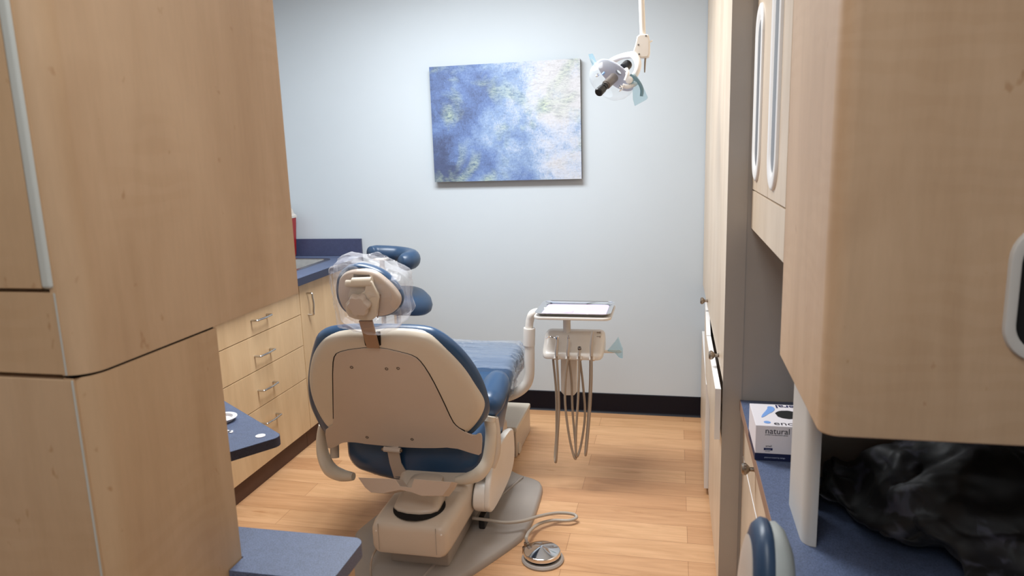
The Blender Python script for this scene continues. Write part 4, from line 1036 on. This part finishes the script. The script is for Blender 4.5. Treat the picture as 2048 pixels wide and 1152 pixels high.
for x, y, r in ((265, 628, .0045), (175, 655, .005)):
    p = LZ(x, y, -.06); obj('thumb_screw', lathe(bmesh.new(), p, ad, [(0, -.006), (r, -.006), (r, .004), (r*.5, .008), (0, .01)], 14), M['ink_light'] if r < .0048 else 'chrome', t)
# lower arm, thumbscrew, bail
bmx = bmesh.new(); tube(bmx, [LZ(590, 560, -.05), LZ(615, 640, -.06), LZ(590, 730, -.06)], [.008, .008, .009], 12, 4); tube(bmx, [LZ(540, 800, -.06), LZ(610, 815, -.055), LZ(690, 795, -.05), LZ(760, 745, -.045), LZ(720, 700, -.045)], [.008, .0085, .008, .007, .007], 12, 5)
lathe(bmx, LZ(635, 715, -.07), (0, 1, 0), [(0, 0), (.013, .002), (.014, .02), (0, .022)], 18); obj('lower_bracket', bmx, 'white', t, angle=60)
bmx = bmesh.new(); tube(bmx, [LZ(490, 835, -.08), LZ(545, 805, -.07)], .0035, 10, 0); tube(bmx, [LZ(490, 882, -.08), LZ(545, 845, -.075)], .003, 10, 0); tube(bmx, [LZ(505, 800, -.075), LZ(535, 860, -.075)], .0045, 10, 0); obj('wing_screw', bmx, 'chrome', t)
# handles with film
bmx = bmesh.new(); tube(bmx, [LZ(650, 650, -.05), LZ(720, 690, -.05), LZ(785, 770, -.05), LZ(820, 860, -.05), LZ(812, 955, -.05)], [.005, .006, .0065, .0065, .006], 12, 5); obj('handle', bmx, 'darkgrey', t)
bmx = bmesh.new(); prism(bmx, [LZ(x, y, -.062) for x, y in ((640, 650), (700, 625), (760, 680), (820, 780), (905, 970), (880, 1000), (715, 1090), (690, 1000), (685, 860), (740, 790), (660, 770))], (0, .024, 0)); obj('barrier_film', bmx, 'film_blue', t, False, label='light blue plastic barrier film')
bmx = bmesh.new(); tube(bmx, [LZ(85, 420, -.0), LZ(120, 470, -.0), LZ(170, 520, -.0)], .006, 10, 3); obj('handle', bmx, 'white', t)
bmx = bmesh.new(); prism(bmx, [LZ(x, y, -.012) for x, y in ((50, 350), (110, 340), (165, 460), (110, 525), (75, 440))], (0, .02, 0)); obj('barrier_film', bmx, 'film_blue', t, False, label='light blue plastic barrier film')

# ------------------------------------------------------------------ lights
def panel_light(x, y, w, l, power, col=(.93, .97, 1)):
    t = thing('ceiling_light', 'recessed ceiling light panel ' + ('above the dental chair' if y > 2 else 'above the aisle between the large maple cabinets' if y > 0 else 'behind the aisle, farthest from the back wall'), 'ceiling light', (x, y, CEI-.03), 'recessed ceiling lights')
    bm = bmesh.new()
    for a in ((x-w/2-.02, x+w/2+.02, y-l/2-.02, y-l/2), (x-w/2-.02, x+w/2+.02, y+l/2, y+l/2+.02), (x-w/2-.02, x-w/2, y-l/2, y+l/2), (x+w/2, x+w/2+.02, y-l/2, y+l/2)):
        bx(bm, *a, CEI-.02, CEI-.001)
    obj('frame', bm, 'white', t, False)
    obj('diffuser', box(x-w/2, x+w/2, y-l/2, y+l/2, CEI-.008, CEI-.001), 'white', t, False)
    ld = bpy.data.lights.new('panel_lamp', 'AREA'); ld.shape = 'RECTANGLE'; ld.size = w; ld.size_y = l; ld.energy = power; ld.color = col
    lo = bpy.data.objects.new('panel_lamp', ld); COL.objects.link(lo); lo.location = (x, y, CEI-.022)
panel_light(-1.0, 2.75, 1.15, .55, 60)
panel_light(-.3, .25, .55, 1.15, 13.5)
panel_light(-.3, -1.0, .55, .8, 7)
w = bpy.data.worlds.new('world'); S.world = w; w.use_nodes = True
w.node_tree.nodes['Background'].inputs[0].default_value = (.8, .85, .9, 1); w.node_tree.nodes['Background'].inputs[1].default_value = .3

S.view_settings.view_transform = 'Standard'; S.view_settings.look = 'None'
S.view_settings.exposure = 0.14; S.view_settings.gamma = 1; S.view_settings.use_curve_mapping = False
